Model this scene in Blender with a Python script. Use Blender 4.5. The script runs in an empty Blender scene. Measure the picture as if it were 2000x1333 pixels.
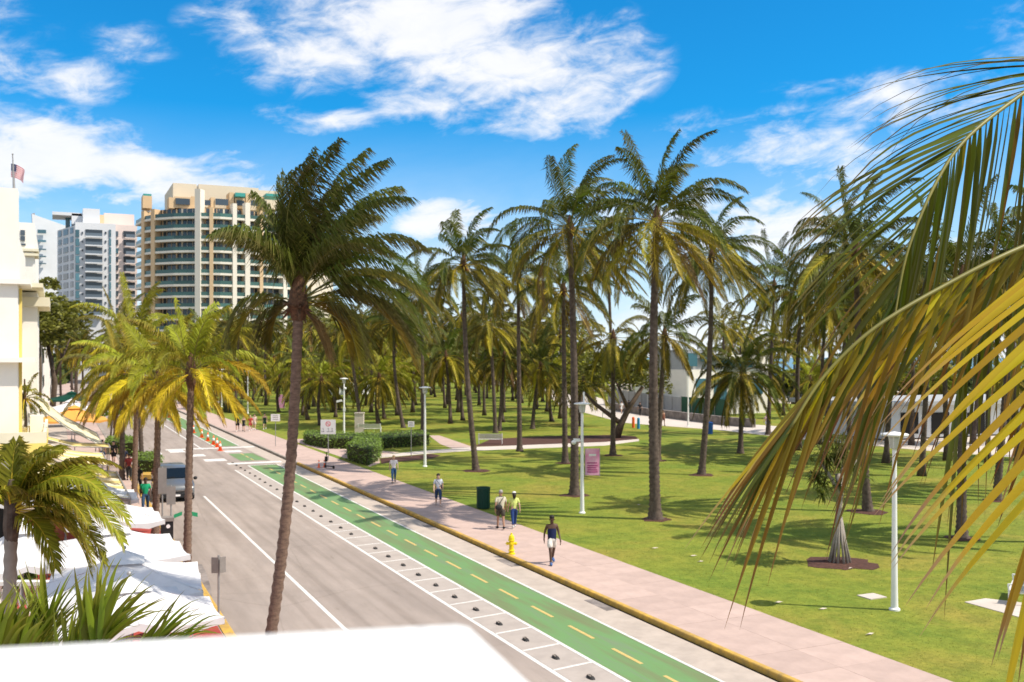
import bpy, bmesh, math, random
from math import sin, cos, pi, radians, atan2, sqrt
from mathutils import Vector, Matrix
import numpy as np

# ------------------------------------------------------------------ camera, sky, sun
scn = bpy.context.scene
F, YH, H = 1950.0, 697.0, 8.0            # focal length in pixels of the 2000 px photograph, horizon row, eye height
TH = math.atan(890 / F)                  # the camera looks this far to the right of the road's direction
CT, ST = cos(TH), sin(TH)
cd = bpy.data.cameras.new('camera'); cam = bpy.data.objects.new('camera', cd); scn.collection.objects.link(cam)
cam.location = (0, 0, H); cam.rotation_euler = (pi / 2, 0, -TH)
cd.sensor_width = 36; cd.lens = 36 * F / 2000; cd.shift_y = (YH - 666.5) / 2000
cd.clip_start = .05; cd.clip_end = 9000
cd.dof.use_dof = True; cd.dof.focus_distance = 4.6; cd.dof.aperture_fstop = 7.5
scn.camera = cam

SUNC = Vector((.975, -.22)).normalized(); EL = radians(54)
sx, sy = SUNC.x * CT + SUNC.y * ST, -SUNC.x * ST + SUNC.y * CT
world = bpy.data.worlds.new('World'); scn.world = world; world.use_nodes = True
nt = world.node_tree; nt.nodes.clear(); N = nt.nodes; LK = nt.links
def wn(t, **k):
    n = N.new(t)
    for a, b in k.items(): setattr(n, a, b)
    return n
def mth(op, a, b=None, c=None, clamp=False):
    n = wn('ShaderNodeMath', operation=op, use_clamp=clamp)
    for i, v in enumerate((a, b, c)):
        if v is None: continue
        if isinstance(v, (int, float)): n.inputs[i].default_value = v
        else: LK.new(v, n.inputs[i])
    return n.outputs[0]
out = wn('ShaderNodeOutputWorld'); bg = wn('ShaderNodeBackground'); bg.inputs[1].default_value = .12
sky = wn('ShaderNodeTexSky', sky_type='NISHITA', sun_disc=False)
sky.sun_elevation = EL; sky.sun_rotation = atan2(sx, sy); sky.altitude = 0; sky.air_density = 1.0; sky.dust_density = .3; sky.ozone_density = 3.0
tint = wn('ShaderNodeMix', data_type='RGBA', blend_type='MULTIPLY'); tint.inputs[0].default_value = 1
LK.new(sky.outputs[0], tint.inputs[6]); tint.inputs[7].default_value = (.07, .77, 1.14, 1)
tc = wn('ShaderNodeTexCoord'); sep = wn('ShaderNodeSeparateXYZ'); LK.new(tc.outputs['Generated'], sep.inputs[0])
X, Y, Z_ = sep.outputs
az = mth('ARCTAN2', X, Y); hyp = mth('SQRT', mth('ADD', mth('MULTIPLY', X, X), mth('MULTIPLY', Y, Y)))
el = mth('ARCTAN2', Z_, hyp)
blobs = [(860, 60, 360, 130, 1.15), (1010, 120, 290, 130, 1.15), (1060, 215, 170, 90, .95), (640, 110, 230, 80, .95), (860, 210, 150, 60, .8), (470, 50, 120, 50, .5),
         (140, 335, 420, 95, 1.0), (330, 370, 260, 80, .85), (60, 270, 200, 70, .5), (110, 150, 190, 50, .30), (260, 90, 90, 45, .3),
         (1500, 290, 260, 85, .62), (1400, 420, 420, 130, .85), (1780, 190, 200, 60, .55), (1190, 160, 90, 40, .5), (630, 235, 150, 32, .62),
         (1580, 170, 90, 25, .3), (840, 440, 190, 60, .75), (1700, 520, 500, 130, .8), (1960, 80, 90, 60, .35), (560, 420, 250, 60, .5), (480, 45, 120, 60, .4)]
tot = None
for px, py, rx, ry, w in blobs:
    a = TH + math.atan((px - 1000) / F); e = math.atan((YH - py) / F * cos(a - TH))
    u = mth('MULTIPLY', mth('SUBTRACT', az, a), F / rx * .90); v = mth('MULTIPLY', mth('SUBTRACT', el, e), F / ry * .90)
    g = mth('MULTIPLY', mth('SUBTRACT', 1, mth('SQRT', mth('ADD', mth('MULTIPLY', u, u), mth('MULTIPLY', v, v))), clamp=True), w)
    tot = g if tot is None else mth('MAXIMUM', tot, g)
# the unseen rest of the dome carries clouds, thickened to whiten the fill light
cmb = wn('ShaderNodeCombineXYZ')
zc = mth('ADD', mth('MAXIMUM', Z_, 0), .12)
LK.new(mth('DIVIDE', X, zc), cmb.inputs[0]); LK.new(mth('DIVIDE', Y, zc), cmb.inputs[1])
mp = wn('ShaderNodeMapping'); LK.new(cmb.outputs[0], mp.inputs[0]); mp.inputs['Rotation'].default_value = (0, 0, .5)
mp.inputs['Scale'].default_value = (1.0, 1.35, 1)
def noise(scale, det, rough, vec, dist=0):
    n = wn('ShaderNodeTexNoise'); n.inputs['Scale'].default_value = scale; n.inputs['Detail'].default_value = det
    n.inputs['Roughness'].default_value = rough; n.inputs['Distortion'].default_value = dist; LK.new(vec, n.inputs['Vector']); return n.outputs[0]
cm2 = wn('ShaderNodeCombineXYZ'); LK.new(X, cm2.inputs[0]); LK.new(Y, cm2.inputs[1]); LK.new(mth('ADD', mth('MULTIPLY', Z_, 2.3), mth('MULTIPLY', az, -.25)), cm2.inputs[2])
n1 = noise(6.5, 9, .60, cm2.outputs[0], .25); n2 = noise(21, 8, .62, cm2.outputs[0], .5); n3 = noise(.45, 2, .5, mp.outputs[0])
inframe = mth('MULTIPLY', mth('SUBTRACT', 1, mth('ABSOLUTE', mth('DIVIDE', mth('SUBTRACT', az, TH), .62)), clamp=True), 3, clamp=True)
gen = mth('MULTIPLY', mth('SUBTRACT', n3, .30, clamp=True), 2.6)
tot = mth('ADD', tot, mth('MULTIPLY', gen, mth('SUBTRACT', 1, inframe)))
fb = mth('ADD', mth('MULTIPLY', n1, .62), mth('MULTIPLY', n2, .38))
m = mth('ADD', tot, mth('MULTIPLY', mth('SUBTRACT', fb, .5), 3.4))
m = mth('SUBTRACT', m, .02)
mr = wn('ShaderNodeMapRange', interpolation_type='SMOOTHERSTEP'); LK.new(m, mr.inputs[0]); mr.inputs[1].default_value = 0; mr.inputs[2].default_value = .95
gate = mth('MULTIPLY', tot, 7, clamp=True)
mask = mth('MULTIPLY', mth('MULTIPLY', mr.outputs[0], gate), .93)
# thin veil of haze low down
low = wn('ShaderNodeMapRange'); LK.new(el, low.inputs[0]); low.inputs[1].default_value = .24; low.inputs[2].default_value = .02; low.inputs[3].default_value = 0; low.inputs[4].default_value = .92
veil = mth('MULTIPLY', mth('POWER', low.outputs[0], 1.3), mth('ADD', .4, mth('MULTIPLY', n1, 1.2)))
mask = mth('MAXIMUM', mask, veil)
cc = wn('ShaderNodeMix', data_type='RGBA'); LK.new(n2, cc.inputs[0]); cc.inputs[6].default_value = (5.9, 6.1, 6.5, 1); cc.inputs[7].default_value = (7.6, 7.4, 7.3, 1)
mx = wn('ShaderNodeMix', data_type='RGBA'); LK.new(mask, mx.inputs[0]); LK.new(tint.outputs[2], mx.inputs[6]); LK.new(cc.outputs[2], mx.inputs[7])
LK.new(mx.outputs[2], bg.inputs[0]); LK.new(bg.outputs[0], out.inputs[0])

sd = bpy.data.lights.new('sun', 'SUN'); sd.energy = 5.0; sd.angle = radians(.5); sd.color = (1, .92, .80)
so = bpy.data.objects.new('sun', sd); scn.collection.objects.link(so)
so.rotation_euler = Vector((sx * cos(EL), sy * cos(EL), sin(EL))).to_track_quat('Z', 'Y').to_euler(); so.location = (30, -20, 60)
vs = scn.view_settings; vs.view_transform = 'Standard'; vs.look = 'None'; vs.gamma = 1; vs.use_curve_mapping = False; vs.exposure = .35
scn.render.engine = 'CYCLES'
scn.cycles.max_bounces = 6; scn.cycles.transparent_max_bounces = 8

# ------------------------------------------------------------------ helpers
rnd = random.Random(7)
COL = scn.collection
def cw(Xc, Zc, z): return Vector((Xc * CT + Zc * ST, -Xc * ST + Zc * CT, z))      # camera-aligned ground plan -> world
def P(px, py, Z): return cw((px - 1000) / F * Z, Z, H - (py - YH) / F * Z)         # the point seen at that place, Z metres away
def G(px, py, z=0.0): return P(px, py, F * (H - z) / (py - YH))                    # the point of the plane z seen there
def Zof(py, z=0.0): return F * (H - z) / (py - YH)
LAWN = .13
def lin(c): return tuple(((v / 255) / 12.92 if v / 255 <= .04045 else ((v / 255 + .055) / 1.055) ** 2.4) for v in c)

def mat(name, col, rough=.8, metal=0, spec=.3, var=0, vscale=3, bump=0, bscale=40, col2=None, island=0, objvar=0, trans=0, coords='Object', emit=None, coat=0, stretch=None):
    m = bpy.data.materials.new(name); m.use_nodes = True; t = m.node_tree; b = t.nodes['Principled BSDF']
    b.inputs['Base Color'].default_value = (*col, 1); b.inputs['Roughness'].default_value = rough; b.inputs['Metallic'].default_value = metal
    b.inputs['Specular IOR Level'].default_value = spec; b.inputs['Coat Weight'].default_value = coat
    tcn = t.nodes.new('ShaderNodeTexCoord'); vec = tcn.outputs[coords]
    if stretch:
        mpn = t.nodes.new('ShaderNodeMapping'); mpn.inputs['Scale'].default_value = stretch; t.links.new(vec, mpn.inputs[0]); vec = mpn.outputs[0]
    csock = None
    if var or col2:
        n = t.nodes.new('ShaderNodeTexNoise'); n.inputs['Scale'].default_value = vscale; n.inputs['Detail'].default_value = 6; n.inputs['Roughness'].default_value = .65
        t.links.new(vec, n.inputs['Vector'])
        r = t.nodes.new('ShaderNodeValToRGB'); r.color_ramp.elements[0].position = .36; r.color_ramp.elements[1].position = .64
        c2 = col2 or tuple(c * (1 - var) for c in col)
        r.color_ramp.elements[0].color = (*c2, 1); r.color_ramp.elements[1].color = (*col, 1)
        t.links.new(n.outputs[0], r.inputs[0]); csock = r.outputs[0]
    if island or objvar:
        src = t.nodes.new('ShaderNodeNewGeometry').outputs['Random Per Island'] if island else t.nodes.new('ShaderNodeObjectInfo').outputs['Random']
        hs = t.nodes.new('ShaderNodeHueSaturation')
        if csock: t.links.new(csock, hs.inputs['Color'])
        else: hs.inputs['Color'].default_value = (*col, 1)
        a = t.nodes.new('ShaderNodeMapRange'); t.links.new(src, a.inputs[0]); k = island or objvar
        a.inputs[3].default_value = 1 - k; a.inputs[4].default_value = 1 + k; t.links.new(a.outputs[0], hs.inputs['Value'])
        csock = hs.outputs[0]
    if csock: t.links.new(csock, b.inputs['Base Color'])
    if bump:
        n = t.nodes.new('ShaderNodeTexNoise'); n.inputs['Scale'].default_value = bscale; n.inputs['Detail'].default_value = 5; t.links.new(vec, n.inputs['Vector'])
        bp = t.nodes.new('ShaderNodeBump'); bp.inputs['Strength'].default_value = bump; bp.inputs['Distance'].default_value = .02
        t.links.new(n.outputs[0], bp.inputs['Height']); t.links.new(bp.outputs[0], b.inputs['Normal'])
    if emit:
        b.inputs['Emission Color'].default_value = (*col, 1); b.inputs['Emission Strength'].default_value = emit
    if trans:
        tr = t.nodes.new('ShaderNodeBsdfTranslucent'); ms = t.nodes.new('ShaderNodeMixShader'); ms.inputs[0].default_value = trans
        if csock: t.links.new(csock, tr.inputs[0])
        else: tr.inputs[0].default_value = (*col, 1)
        o = t.nodes['Material Output']; t.links.new(b.outputs[0], ms.inputs[1]); t.links.new(tr.outputs[0], ms.inputs[2]); t.links.new(ms.outputs[0], o.inputs[0])
    return m

def leafmat(name, c_in, c_mid, c_tip, isl=.35, spec=.18, trans=.35, rough=.6):
    """leaf colour runs along the leaflet (uv.x 0 at the stalk, 1 at the tip) and differs from leaflet to leaflet and frond to frond"""
    m = bpy.data.materials.new(name); m.use_nodes = True; t = m.node_tree; b = t.nodes['Principled BSDF']
    b.inputs['Roughness'].default_value = rough; b.inputs['Specular IOR Level'].default_value = spec
    uv = t.nodes.new('ShaderNodeUVMap'); s = t.nodes.new('ShaderNodeSeparateXYZ'); t.links.new(uv.outputs[0], s.inputs[0])
    geo = t.nodes.new('ShaderNodeNewGeometry'); oi = t.nodes.new('ShaderNodeObjectInfo')
    tcn = t.nodes.new('ShaderNodeTexCoord'); nz = t.nodes.new('ShaderNodeTexNoise'); nz.inputs['Scale'].default_value = 9; nz.inputs['Detail'].default_value = 4; t.links.new(tcn.outputs['Object'], nz.inputs['Vector'])
    ad = t.nodes.new('ShaderNodeMath'); ad.operation = 'MULTIPLY_ADD'; t.links.new(nz.outputs[0], ad.inputs[0]); ad.inputs[1].default_value = .45; ad.inputs[2].default_value = -.22
    a2 = t.nodes.new('ShaderNodeMath'); a2.operation = 'ADD'; t.links.new(s.outputs[0], a2.inputs[0]); t.links.new(ad.outputs[0], a2.inputs[1])
    r = t.nodes.new('ShaderNodeValToRGB'); e = r.color_ramp.elements; e[0].position = .1; e[0].color = (*c_in, 1); e[1].position = .92; e[1].color = (*c_tip, 1)
    k = e.new(.62); k.color = (*c_mid, 1); t.links.new(a2.outputs[0], r.inputs[0])
    hs = t.nodes.new('ShaderNodeHueSaturation'); t.links.new(r.outputs[0], hs.inputs['Color'])
    mr1 = t.nodes.new('ShaderNodeMapRange'); t.links.new(geo.outputs['Random Per Island'], mr1.inputs[0]); mr1.inputs[3].default_value = 1 - isl; mr1.inputs[4].default_value = 1 + isl
    mr2 = t.nodes.new('ShaderNodeMapRange'); t.links.new(oi.outputs['Random'], mr2.inputs[0]); mr2.inputs[3].default_value = .72; mr2.inputs[4].default_value = 1.3
    mm = t.nodes.new('ShaderNodeMath'); mm.operation = 'MULTIPLY'; t.links.new(mr1.outputs[0], mm.inputs[0]); t.links.new(mr2.outputs[0], mm.inputs[1]); t.links.new(mm.outputs[0], hs.inputs['Value'])
    mr3 = t.nodes.new('ShaderNodeMapRange'); t.links.new(oi.outputs['Random'], mr3.inputs[0]); mr3.inputs[3].default_value = .475; mr3.inputs[4].default_value = .515; t.links.new(mr3.outputs[0], hs.inputs['Hue'])
    t.links.new(hs.outputs[0], b.inputs['Base Color'])
    tr = t.nodes.new('ShaderNodeBsdfTranslucent'); ms = t.nodes.new('ShaderNodeMixShader'); ms.inputs[0].default_value = trans; t.links.new(hs.outputs[0], tr.inputs[0])
    o = t.nodes['Material Output']; t.links.new(b.outputs[0], ms.inputs[1]); t.links.new(tr.outputs[0], ms.inputs[2]); t.links.new(ms.outputs[0], o.inputs[0])
    return m

class MB:
    def __init__(s): s.v = []; s.f = []; s.mi = []; s.uv = []
    def add(s, vs, fs, mi=0, uvs=None):
        o = len(s.v); s.v += [tuple(v) for v in vs]
        for f in fs: s.f.append(tuple(i + o for i in f)); s.mi.append(mi)
        s.uv += (uvs if uvs else [0.0] * len(vs))
    def obox(s, o, ex, ey, ez, mi=0):
        o, ex, ey, ez = map(Vector, (o, ex, ey, ez))
        if ex.cross(ey).dot(ez) < 0: o = o + ex; ex = -ex
        vs = [o + a * ex + b * ey + c * ez for c in (0, 1) for b in (0, 1) for a in (0, 1)]
        s.add(vs, [(0, 2, 3, 1), (4, 5, 7, 6), (0, 1, 5, 4), (2, 6, 7, 3), (0, 4, 6, 2), (1, 3, 7, 5)], mi)
    def box(s, x0, x1, y0, y1, z0, z1, mi=0): s.obox((x0, y0, z0), (x1 - x0, 0, 0), (0, y1 - y0, 0), (0, 0, z1 - z0), mi)
    def tube(s, pts, rad, n=8, mi=0, caps=True, uvf=None):
        pts = [Vector(p) for p in pts]; k = len(pts)
        if not isinstance(rad, (list, tuple)): rad = [rad] * k
        vs = []; uvs = []; prev = None
        for i, p in enumerate(pts):
            d = (pts[min(i + 1, k - 1)] - pts[max(i - 1, 0)]).normalized()
            if prev is None: a = d.orthogonal().normalized() if abs(d.z) < .95 else Vector((1, 0, 0)); a = (a - d * a.dot(d)).normalized()
            else: a = (prev - d * prev.dot(d)).normalized()
            prev = a; b = d.cross(a)
            for j in range(n):
                t = 2 * pi * j / n; vs.append(p + (a * cos(t) + b * sin(t)) * rad[i]); uvs.append(i / max(1, k - 1) if uvf is None else uvf)
        fs = [(i * n + j, i * n + (j + 1) % n, (i + 1) * n + (j + 1) % n, (i + 1) * n + j) for i in range(k - 1) for j in range(n)]
        if caps: fs += [tuple(range(n))[::-1], tuple((k - 1) * n + j for j in range(n))]
        s.add(vs, fs, mi, uvs)
    def lathe(s, prof, n=16, c=(0, 0, 0), mi=0, ax=None):
        vs = []; c = Vector(c)
        R = Matrix.Identity(3) if ax is None else Vector(ax).to_track_quat('Z', 'Y').to_matrix()
        for r, z in prof:
            for j in range(n): vs.append(c + R @ Vector((r * cos(2 * pi * j / n), r * sin(2 * pi * j / n), z)))
        k = len(prof)
        fs = [(i * n + j, i * n + (j + 1) % n, (i + 1) * n + (j + 1) % n, (i + 1) * n + j) for i in range(k - 1) for j in range(n)]
        if prof[0][0] > 1e-4: fs.append(tuple(range(n))[::-1])
        if prof[-1][0] > 1e-4: fs.append(tuple((k - 1) * n + j for j in range(n)))
        s.add(vs, fs, mi)
    def blob(s, c, r, n=8, mi=0):
        c = Vector(c); r = Vector(r) if isinstance(r, (tuple, list, Vector)) else Vector((r, r, r)); vs = [c - Vector((0, 0, r.z))]
        for i in range(1, n // 2 + 1):
            ph = pi * i / (n // 2 + 1)
            for j in range(n): vs.append(c + Vector((r.x * sin(ph) * cos(2 * pi * j / n), r.y * sin(ph) * sin(2 * pi * j / n), -r.z * cos(ph))))
        vs.append(c + Vector((0, 0, r.z))); m_ = n // 2; L = len(vs) - 1
        fs = [(0, 1 + (j + 1) % n, 1 + j) for j in range(n)]
        fs += [(1 + i * n + j, 1 + i * n + (j + 1) % n, 1 + (i + 1) * n + (j + 1) % n, 1 + (i + 1) * n + j) for i in range(m_ - 1) for j in range(n)]
        fs += [(L, 1 + (m_ - 1) * n + j, 1 + (m_ - 1) * n + (j + 1) % n) for j in range(n)]
        s.add(vs, fs, mi)
    def poly(s, pts, mi=0):
        """flat or vertical polygon, counter-clockwise seen from its front"""
        s.add(pts, [tuple(range(len(pts)))], mi)
    def prism(s, pts, h, mi=0):
        """ground-plan polygon lifted by h"""
        n = len(pts); a = [Vector(p) for p in pts]
        if sum(a[i].x * a[(i + 1) % n].y - a[(i + 1) % n].x * a[i].y for i in range(n)) < 0: a = a[::-1]
        s.add(a + [p + Vector((0, 0, h)) for p in a], [tuple(range(n))[::-1], tuple(n + i for i in range(n))] + [(i, (i + 1) % n, n + (i + 1) % n, n + i) for i in range(n)], mi)
    def mesh(s, name, mats, smooth=False):
        me = bpy.data.meshes.new(name); me.from_pydata(s.v, [], s.f)
        for m_ in (mats if isinstance(mats, (list, tuple)) else [mats]): me.materials.append(m_)
        me.polygons.foreach_set('material_index', s.mi)
        if any(s.uv):
            u = me.uv_layers.new(name='UVMap'); li = np.empty(len(me.loops), 'i'); me.loops.foreach_get('vertex_index', li)
            a = np.zeros((len(li), 2), 'f'); a[:, 0] = np.array(s.uv, 'f')[li]; u.data.foreach_set('uv', a.ravel())
        if smooth: me.polygons.foreach_set('use_smooth', [True] * len(me.polygons))
        me.update(); return me
    def build(s, name, mats, parent=None, smooth=False, **k): return obj(name, s.mesh(name, mats, smooth), parent, **k)

def obj(name, me, parent=None, loc=None, rz=0, kind=None, label=None):
    o = bpy.data.objects.new(name, me); COL.objects.link(o)
    if parent: o.parent = parent
    if loc is not None: o.location = loc
    if rz: o.rotation_euler.z = rz
    if kind: o['kind'] = kind
    if label: o['label'] = label
    return o
def thing(name, label, cat, loc=(0, 0, 0), rz=0, group=None):
    o = bpy.data.objects.new(name, None); COL.objects.link(o); o.location = loc; o.rotation_euler.z = rz; o.empty_display_size = .3
    o['label'] = label; o['category'] = cat
    if group: o['group'] = group
    return o
def tag(o, label, cat, group=None):
    o['label'] = label; o['category'] = cat
    if group: o['group'] = group
    return o
def copy_tree(o, parent=None):
    c = o.copy(); COL.objects.link(c)
    if parent: c.parent = parent
    for ch in o.children: copy_tree(ch, c)
    return c
def dup(o, loc, rz, label, sc=None, group=None):
    c = copy_tree(o); c.location = loc; c.rotation_euler.z = rz; c['label'] = label
    if sc: c.scale = (sc,) * 3
    if group: c['group'] = group
    return c
def struct(name, me, **k): return obj(name, me, kind='structure', **k)

# ------------------------------------------------------------------ materials
M = {}
M['road'] = mat('road_asphalt', (.345, .285, .245), .9, var=.2, vscale=.5, bump=.25, bscale=60, stretch=(1, .22, 1))
M['gutter'] = mat('gutter_concrete', (.46, .385, .325), .9, var=.2, vscale=1.2, bump=.2)
M['pink'] = mat('pink_concrete', (.475, .35, .30), .85, var=.16, vscale=1.1, bump=.15, objvar=.06)
M['joint'] = mat('pavement_bedding', (.35, .24, .19), .95, var=.3, vscale=2)
M['redpave'] = mat('red_concrete', (.36, .06, .045), .85, var=.2, vscale=1.5, bump=.15)
M['white_paint'] = mat('worn_white_paint', (.72, .70, .66), .7, col2=(.55, .51, .47), vscale=7)
M['yellow_paint'] = mat('worn_yellow_paint', (.60, .42, .14), .7, col2=(.46, .34, .13), vscale=5)
M['kerb_yellow'] = mat('yellow_kerb_paint', (.60, .36, .06), .7, col2=(.34, .22, .07), vscale=3.2, bump=.2)
M['kerb_grey'] = mat('kerb_concrete', (.36, .31, .27), .9, var=.35, vscale=2, bump=.2)
M['sand'] = mat('sand', (.52, .45, .36), .95, var=.15, vscale=.2)
M['path'] = mat('pale_path_concrete', (.56, .49, .43), .9, var=.15, vscale=.7)
M['mulch'] = mat('bark_mulch', (.10, .045, .032), .95, var=.5, vscale=9, bump=.8, bscale=30)
M['ground'] = mat('distant_ground', (.16, .15, .10), .95, var=.3, vscale=.05)
M['water'] = mat('sea_water', (.03, .16, .22), .25, spec=.5, var=.2, vscale=.02, bump=.3, bscale=.5)
M['trunk'] = mat('palm_trunk_bark', (.135, .10, .08), .9, col2=(.06, .043, .034), vscale=5, bump=.6, bscale=25)
M['trunk_near'] = mat('ringed_palm_bark', (.235, .155, .11), .9, col2=(.11, .07, .052), vscale=7, bump=.8, bscale=30, stretch=(1, 1, 2.5))
M['bark'] = mat('tree_bark', (.12, .085, .06), .9, var=.4, vscale=6, bump=.5)
M['sheath'] = mat('frond_base_fibre', (.15, .075, .04), .95, col2=(.06, .035, .02), vscale=14, bump=.9, bscale=40)
M['rachis'] = mat('frond_stalk', (.20, .18, .035), .5, trans=0, var=.3, vscale=3)
M['rachis_y'] = mat('yellow_frond_stalk', (.60, .42, .03), .5, var=.3, vscale=4)
M['leaf'] = leafmat('palm_leaf', (.080, .105, .013), (.085, .105, .014), (.15, .125, .035))
M['leaf_o'] = leafmat('olive_palm_leaf', (.27, .215, .02), (.13, .135, .022), (.15, .125, .045))
M['leaf_y'] = leafmat('yellow_palm_leaf', (.36, .29, .02), (.24, .20, .022), (.22, .16, .05))
M['leaf_yy'] = leafmat('bright_yellow_palm_leaf', (.50, .39, .015), (.44, .34, .02), (.32, .24, .04))
M['leaf_d'] = leafmat('dry_palm_leaf', (.20, .13, .045), (.23, .145, .06), (.24, .15, .07))
M['leaf_b'] = leafmat('bright_palm_leaf', (.23, .25, .018), (.25, .255, .02), (.32, .26, .03))
M['nleaf'] = leafmat('near_green_leaflet', (.085, .105, .007), (.10, .105, .008), (.17, .11, .02), isl=.12, spec=.3, rough=.45, trans=.28)
M['nleaf_y'] = leafmat('near_yellow_leaflet', (.52, .40, .012), (.54, .37, .015), (.42, .27, .13), isl=.12, spec=.3, rough=.45, trans=.3)
M['nleaf_o'] = leafmat('near_ochre_leaflet', (.22, .17, .012), (.26, .15, .015), (.22, .10, .03), isl=.2, spec=.3, rough=.5, trans=.25)
M['nleaf_g'] = leafmat('near_fresh_leaflet', (.20, .27, .022), (.24, .29, .025), (.30, .29, .04), isl=.15, spec=.4, rough=.4, trans=.4)
M['treeleaf'] = mat('broad_leaf', (.085, .11, .018), .5, spec=.4, island=.5, trans=.3)
M['treeleaf_y'] = mat('yellowish_broad_leaf', (.15, .15, .02), .5, spec=.4, island=.55, trans=.3)
M['hedgeleaf'] = mat('hedge_leaf', (.12, .19, .02), .5, spec=.4, island=.5, trans=.3)
M['hedgecore'] = mat('hedge_dark_core', (.03, .035, .01), .9)
M['white_metal'] = mat('white_enamel', (.78, .78, .76), .4, var=.08, vscale=2)
M['frosted'] = mat('frosted_lamp_glass', (.62, .62, .58), .3, trans=.3)
M['stucco'] = mat('white_stucco', (.83, .79, .72), .85, var=.06, vscale=.8, bump=.08)
M['stucco_y'] = mat('yellow_stucco', (.78, .60, .17), .85, var=.08, vscale=1)
M['stucco_c'] = mat('cream_stucco', (.72, .66, .50), .85, var=.08, vscale=1)
M['ledge'] = mat('white_parapet_paint', (.74, .735, .72), .7, var=.12, vscale=9, bump=.3, bscale=120)
M['beige'] = mat('tower_cream', (.64, .56, .43), .8, var=.06, vscale=.1)
M['cream'] = mat('tower_slab_cream', (.74, .68, .58), .8, var=.06, vscale=.1)
M['orange'] = mat('tower_apricot', (.66, .47, .28), .8, var=.08, vscale=.1)
M['pinkwall'] = mat('tower_pale_pink', (.72, .60, .55), .8, var=.05, vscale=.1)
M['greywall'] = mat('tower_pale_grey', (.66, .67, .69), .8, var=.05, vscale=.1)
M['glass'] = mat('window_glass_dark', (.045, .06, .075), .12, spec=.6, objvar=.5)
M['glass_b'] = mat('window_glass_blue', (.06, .15, .19), .12, spec=.6, objvar=.35)
M['rail'] = mat('green_balcony_glass', (.05, .115, .10), .2, spec=.5, objvar=.25)
M['railgrey'] = mat('grey_balcony_glass', (.12, .155, .19), .2, spec=.5, objvar=.2)
M['teal'] = mat('teal_roof', (.05, .30, .27), .6)
M['canvas'] = mat('white_canvas', (.70, .69, .685), .85, var=.10, vscale=2.5, trans=.12)
M['canvas_y'] = mat('yellow_canvas', (.70, .56, .22), .85, var=.08, vscale=1, trans=.2)
M['canvas_cream'] = mat('cream_canvas', (.76, .68, .46), .85, trans=.2)
M['canvas_o'] = mat('orange_canvas', (.72, .36, .08), .85, var=.1, vscale=1, trans=.2)
M['black'] = mat('black_plastic', (.018, .018, .02), .5)
M['rubber'] = mat('rubber', (.035, .033, .032), .8, var=.3, vscale=8)
M['steel'] = mat('galvanised_steel', (.36, .35, .34), .5, metal=.4, var=.2, vscale=6)
M['signback'] = mat('sign_back_metal', (.27, .24, .22), .6, metal=.2, var=.15, vscale=5)
M['cone'] = mat('orange_cone_plastic', (.85, .13, .025), .5)
M['hydrant'] = mat('yellow_hydrant_paint', (.85, .62, .012), .45, var=.15, vscale=8)
M['bin'] = mat('dark_green_steel', (.006, .045, .028), .5)
M['bannerpink'] = mat('pink_banner', (.72, .22, .42), .7, col2=(.82, .50, .64), vscale=1.6)
M['bannerdark'] = mat('magenta_print', (.42, .07, .22), .7)
M['red'] = mat('red_print', (.70, .04, .07), .6)
M['greensign'] = mat('green_sign_face', (.02, .22, .10), .5)
M['darkred'] = mat('red_flowers', (.55, .03, .05), .7, island=.4)
M['fence_g'] = mat('green_fence_mesh', (.03, .10, .06), .8, var=.2, vscale=1)
M['fence_w'] = mat('grey_fence_mesh', (.38, .39, .40), .8, var=.12, vscale=1)
M['stone'] = mat('rough_coral_stone', (.28, .24, .22), .9, var=.5, vscale=1.5, bump=.5, bscale=8)
M['whitewall'] = mat('white_beach_wall', (.76, .77, .78), .8, var=.05, vscale=.3)
M['wood'] = mat('bench_slats', (.60, .58, .54), .7, var=.1, vscale=4)
M['dark'] = mat('dark_interior', (.03, .028, .026), .9)
M['carpaint'] = mat('silver_blue_car_paint', (.20, .205, .21), .3, metal=.5, spec=.5, coat=.6)
M['carglass'] = mat('car_glass', (.008, .01, .011), .08, spec=.6)
M['chrome'] = mat('chrome', (.6, .6, .6), .2, metal=1)
M['headlight'] = mat('headlight_lens', (.55, .58, .6), .1, spec=.7)
M['flagblue'] = mat('flag_blue', (.03, .04, .13), .8)
M['flagwhite'] = mat('flag_white', (.8, .76, .76), .8)
M['flagred'] = mat('flag_red', (.50, .05, .07), .8)

# green bike lane: bright wheel-polished paint breaking through an older dull green
g = mat('green_bike_lane', (.115, .30, .10), .75, bump=.12, bscale=60); M['green'] = g
t = g.node_tree; b = t.nodes['Principled BSDF']; tcn = t.nodes.new('ShaderNodeTexCoord')
mpn = t.nodes.new('ShaderNodeMapping'); mpn.inputs['Scale'].default_value = (1.4, .13, 1); t.links.new(tcn.outputs['Object'], mpn.inputs[0])
nz = t.nodes.new('ShaderNodeTexNoise'); nz.inputs['Scale'].default_value = 1.2; nz.inputs['Detail'].default_value = 7; nz.inputs['Roughness'].default_value = .6; t.links.new(mpn.outputs[0], nz.inputs['Vector'])
r = t.nodes.new('ShaderNodeValToRGB'); e = r.color_ramp.elements; e[0].position = .30; e[0].color = (.155, .165, .078, 1); e[1].position = .70; e[1].color = (.20, .205, .14, 1)
k = e.new(.44); k.color = (.145, .205, .085, 1); k = e.new(.53); k.color = (.132, .25, .09, 1); k = e.new(.62); k.color = (.15, .215, .11, 1)
t.links.new(nz.outputs[0], r.inputs[0]); t.links.new(r.outputs[0], b.inputs['Base Color'])
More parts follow.
